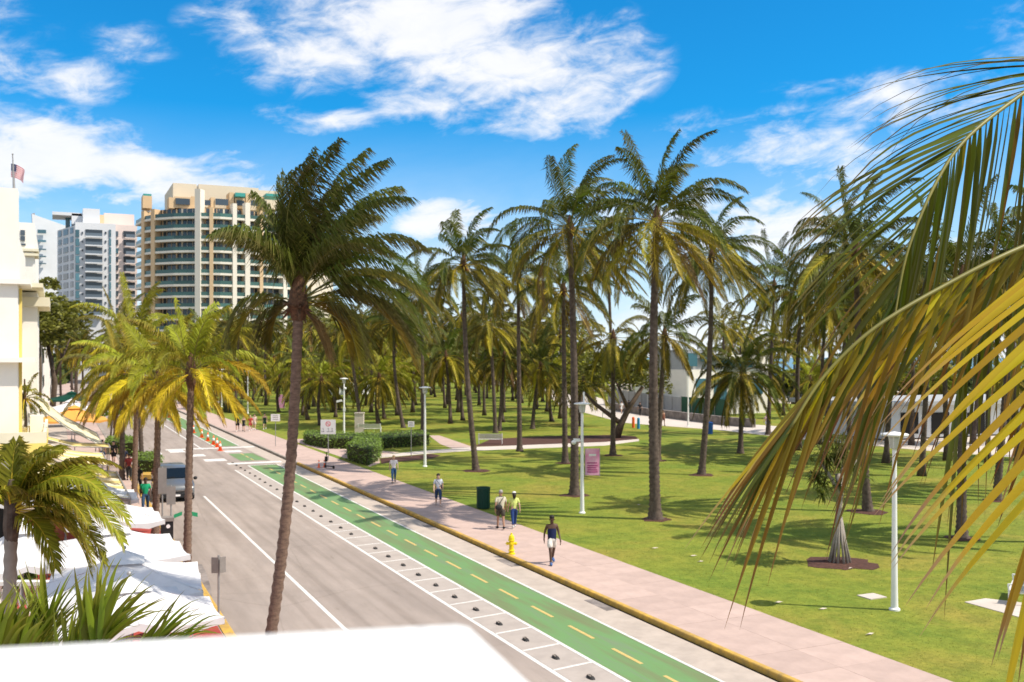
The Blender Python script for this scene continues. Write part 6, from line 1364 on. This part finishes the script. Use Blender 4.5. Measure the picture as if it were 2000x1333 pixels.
# lower ochre frond whose leaflets run on in one long bundle
sp = []
for i in range(64):
    t = .28 + .71 * i / 63; ang = 38 + 18 * t + r.uniform(-5, 9); L = (.80 - .24 * t) * r.uniform(.72, 1.1)
    sp.append((t, ang, L, .019 * r.uniform(.75, 1.2), DN, .28 + r.uniform(-.1, .25), r.uniform(-.12, .12), r.choice(['nleaf_o', 'nleaf_y', 'nleaf', 'nleaf_y'] if i % 3 else ['nleaf_o'])))
for i in range(34):
    t = .12 + .86 * i / 33; ang = 74 - 8 * t + r.uniform(-6, 6); L = (.85 - .2 * t) * r.uniform(.7, 1.1)
    sp.append((t, ang, L, .018 * r.uniform(.8, 1.2), DN, .2 + r.uniform(-.1, .2), r.uniform(-.1, .15), r.choice(['nleaf_o', 'nleaf', 'nleaf_o'])))
near_frond(rp, [(2290, 420, 3.9), (2150, 430, 3.5), (2000, 482, 3.3), (1850, 556, 3.2), (1710, 640, 3.1), (1610, 735, 3.05), (1545, 835, 3.0)], None, sp, r, rrad=(.011, .004), rm='rachis')
# nearest yellow frond, its stalk just outside the frame
sp = []
for i in range(15):
    t = .25 + .73 * i / 14; ang = 31 + 15 * t + r.uniform(-2, 2); L = (.90 - .24 * t) * r.uniform(.92, 1.08)
    sp.append((t, ang, L, .027 * r.uniform(.85, 1.1), DN, .38 + r.uniform(-.1, .15), r.uniform(-.05, .05), 'nleaf_y'))
for i in range(8):
    t = .45 + .54 * i / 15; ang = 66 + 14 * r.random(); L = .5 * r.uniform(.8, 1.2)
    sp.append((t, ang, L, .024 * r.uniform(.8, 1.2), DN, .2, r.uniform(.0, .2), r.choice(['nleaf_y', 'nleaf_o'])))
near_frond(rp, [(2330, 380, 3.8), (2200, 400, 3.3), (2110, 500, 3.0), (2080, 620, 2.9), (2075, 760, 2.85), (2085, 900, 2.8)], None, sp, r)
sp = []
for i in range(22):
    t = .35 + .64 * i / 21; ang = 68 + 26 * r.random(); L = r.uniform(.3, .5)
    sp.append((t, ang, L, .022 * r.uniform(.8, 1.2), DN, .3 + r.uniform(-.1, .15), r.uniform(-.1, .1), r.choice(['nleaf_y', 'nleaf_y', 'nleaf_o'])))
near_frond(rp, [(2400, 500, 3.3), (2270, 640, 2.7), (2120, 800, 2.5), (2050, 960, 2.4), (2025, 1090, 2.35)], None, sp, r)
sp = []
for i in range(40):
    t = .15 + .84 * i / 39; ang = 84 + r.uniform(-7, 7); L = r.uniform(.5, .95)
    sp.append((t, ang, L, .026 * r.uniform(.8, 1.2), DN, .1, r.uniform(-.1, .1), r.choice(['nleaf', 'nleaf', 'nleaf_o'])))
near_frond(rp, [(2300, 420, 4.3), (2180, 400, 4.3), (2080, 430, 4.2), (1980, 520, 4.1), (1910, 640, 4.05), (1870, 760, 4.0)], None, sp, r, rm='rachis')

# drooping palm at the left edge
c = P(4, 1100, 12.5); c.z = .12; lp = thing('palm_tree', 'small drooping palm with thick feathery fronds at the left edge over the umbrellas', 'palm tree', c, 0, 'palms beside the balcony'); r = random.Random(19)
top = P(22, 1015, 12.5) - c; me, tp, td = trunk_mesh(top, (0, 0, 0), .10, .075, ring=.2, n=10, m='kerb_grey'); obj('trunk', me, lp); b = MB(); b.lathe([(.07, -.3), (.10, -.1), (.08, .3), (.03, .5)], 9, tp); b.build('crown_base', M['trunk'], lp)
F3 = Vector((ST, CT, 0))
for ang, dep, L, dr in [(70, .2, 1.35, .9), (50, -.3, 1.5, 1.2), (38, .3, 1.6, 1.3), (25, -.5, 1.55, 1.4), (60, .8, 1.3, 1.1), (20, .4, 1.5, 1.6), (95, .3, 1.3, .8), (120, -.2, 1.3, 1.1), (140, .4, 1.2, 1.4), (5, -.8, 1.1, 1.4), (80, -1.0, 1.2, 1.2), (45, 1.2, 1.3, 1.3), (55, .1, 1.5, 1.15), (30, .1, 1.65, 1.35), (10, .2, 1.4, 1.6), (42, -.6, 1.5, 1.25), (65, -.5, 1.4, 1.0), (85, .6, 1.3, .9), (-5, .3, 1.2, 1.4)]:
    L *= .68 if ang > 68 else 1
    v = (WIND * cos(radians(ang)) + Vector((0, 0, 1)) * sin(radians(ang)) + F3 * dep * .6).normalized(); mb = MB()
    frond(mb, atan2(v.y, v.x), math.asin(v.z), L, dr, .1, 72, .42, .036, r, hang=.8, spread=.7, seg=12, rr=.014, wl=.1, pos=tp + Vector((0, 0, .1)))
    mb.build('frond', [M['leaf_b'], M['rachis_y']], lp)
# broad-bladed fronds rising at the bottom left
c = P(100, 1500, 4.6); zt = c.z; c.z = .12; bp_ = thing('palm_tree', 'palm top with long green blades rising behind the parapet at bottom left', 'palm tree', c, 0, 'palms beside the balcony'); r = random.Random(23)
b = MB(); b.tube([(0, 0, 0), (0, 0, zt - .3)], [.12, .07], 10); b.build('trunk', M['kerb_grey'], bp_)
def blades(rach, n, a0, a1, L0, L1, w):
    sp = []
    for i in range(n):
        t = .15 + .84 * i / (n - 1); 
        for s_ in (0, 1, 0, 1, 0, 1, 0):
            ang = (a0 if s_ == 0 else a1) + r.uniform(-12, 12); sp.append((t, ang, 1.28 * r.uniform(L0, L1) * (1 - .25 * t), w * r.uniform(.75, 1.1), DN + WIND * .3, .55 + r.uniform(-.3, .6), r.uniform(-.25, .25), 'nleaf_g'))
    near_frond(bp_, rach, None, sp, r, rrad=(.012, .004), rm='rachis')
blades([(100, 1500, 4.6), (60, 1400, 4.5), (20, 1330, 4.4), (-40, 1290, 4.3)], 22, -100, -70, .30, .42, .046)
blades([(110, 1500, 4.6), (120, 1400, 4.5), (150, 1320, 4.4), (200, 1260, 4.3)], 22, -95, -128, .30, .44, .042)
blades([(110, 1500, 4.6), (160, 1420, 4.4), (230, 1330, 4.2), (300, 1270, 4.1)], 14, -125, -150, .22, .36, .028)
blades([(105, 1500, 4.6), (80, 1380, 4.6), (75, 1300, 4.6), (95, 1235, 4.6)], 12, -75, -115, .26, .40, .034)
blades([(110, 1500, 4.4), (190, 1400, 4.1), (280, 1300, 4.0), (345, 1262, 3.95)], 10, -140, -165, .16, .26, .02)

# ------------------------------------------------------------------ the white parapet in front of the camera and the wall it tops
b = MB(); hl = .14
def Lp(px, py): return P(px, py, F * hl / (py - YH))
a_, c_, d_ = Lp(-300, 1268), Lp(925, 1207), Lp(1078, 1345)
e_ = c_ + (d_ - c_).normalized() * 3.5; f_ = a_ + (a_ - c_).normalized() * 2.5; g2 = f_ + (d_ - c_).normalized() * 3.5
top = [Vector((p.x, p.y, H - hl)) for p in (a_, c_, e_, g2, f_)]
b.prism([Vector((p.x, p.y, H - hl - .16)) for p in top], .16); pw = thing('hotel_parapet', 'white painted parapet top and wall running blurred along the bottom edge', 'parapet'); o = b.build('coping', M['ledge'], pw); bv = o.modifiers.new('bevel', 'BEVEL'); bv.width = .012; bv.segments = 3
cen = sum(top, Vector()) / 5; b = MB(); b.prism([Vector((p.x + (cen.x - p.x) * .06, p.y + (cen.y - p.y) * .06, .125)) for p in top], H - hl - .165 - .125); b.build('wall', M['stucco'], pw)
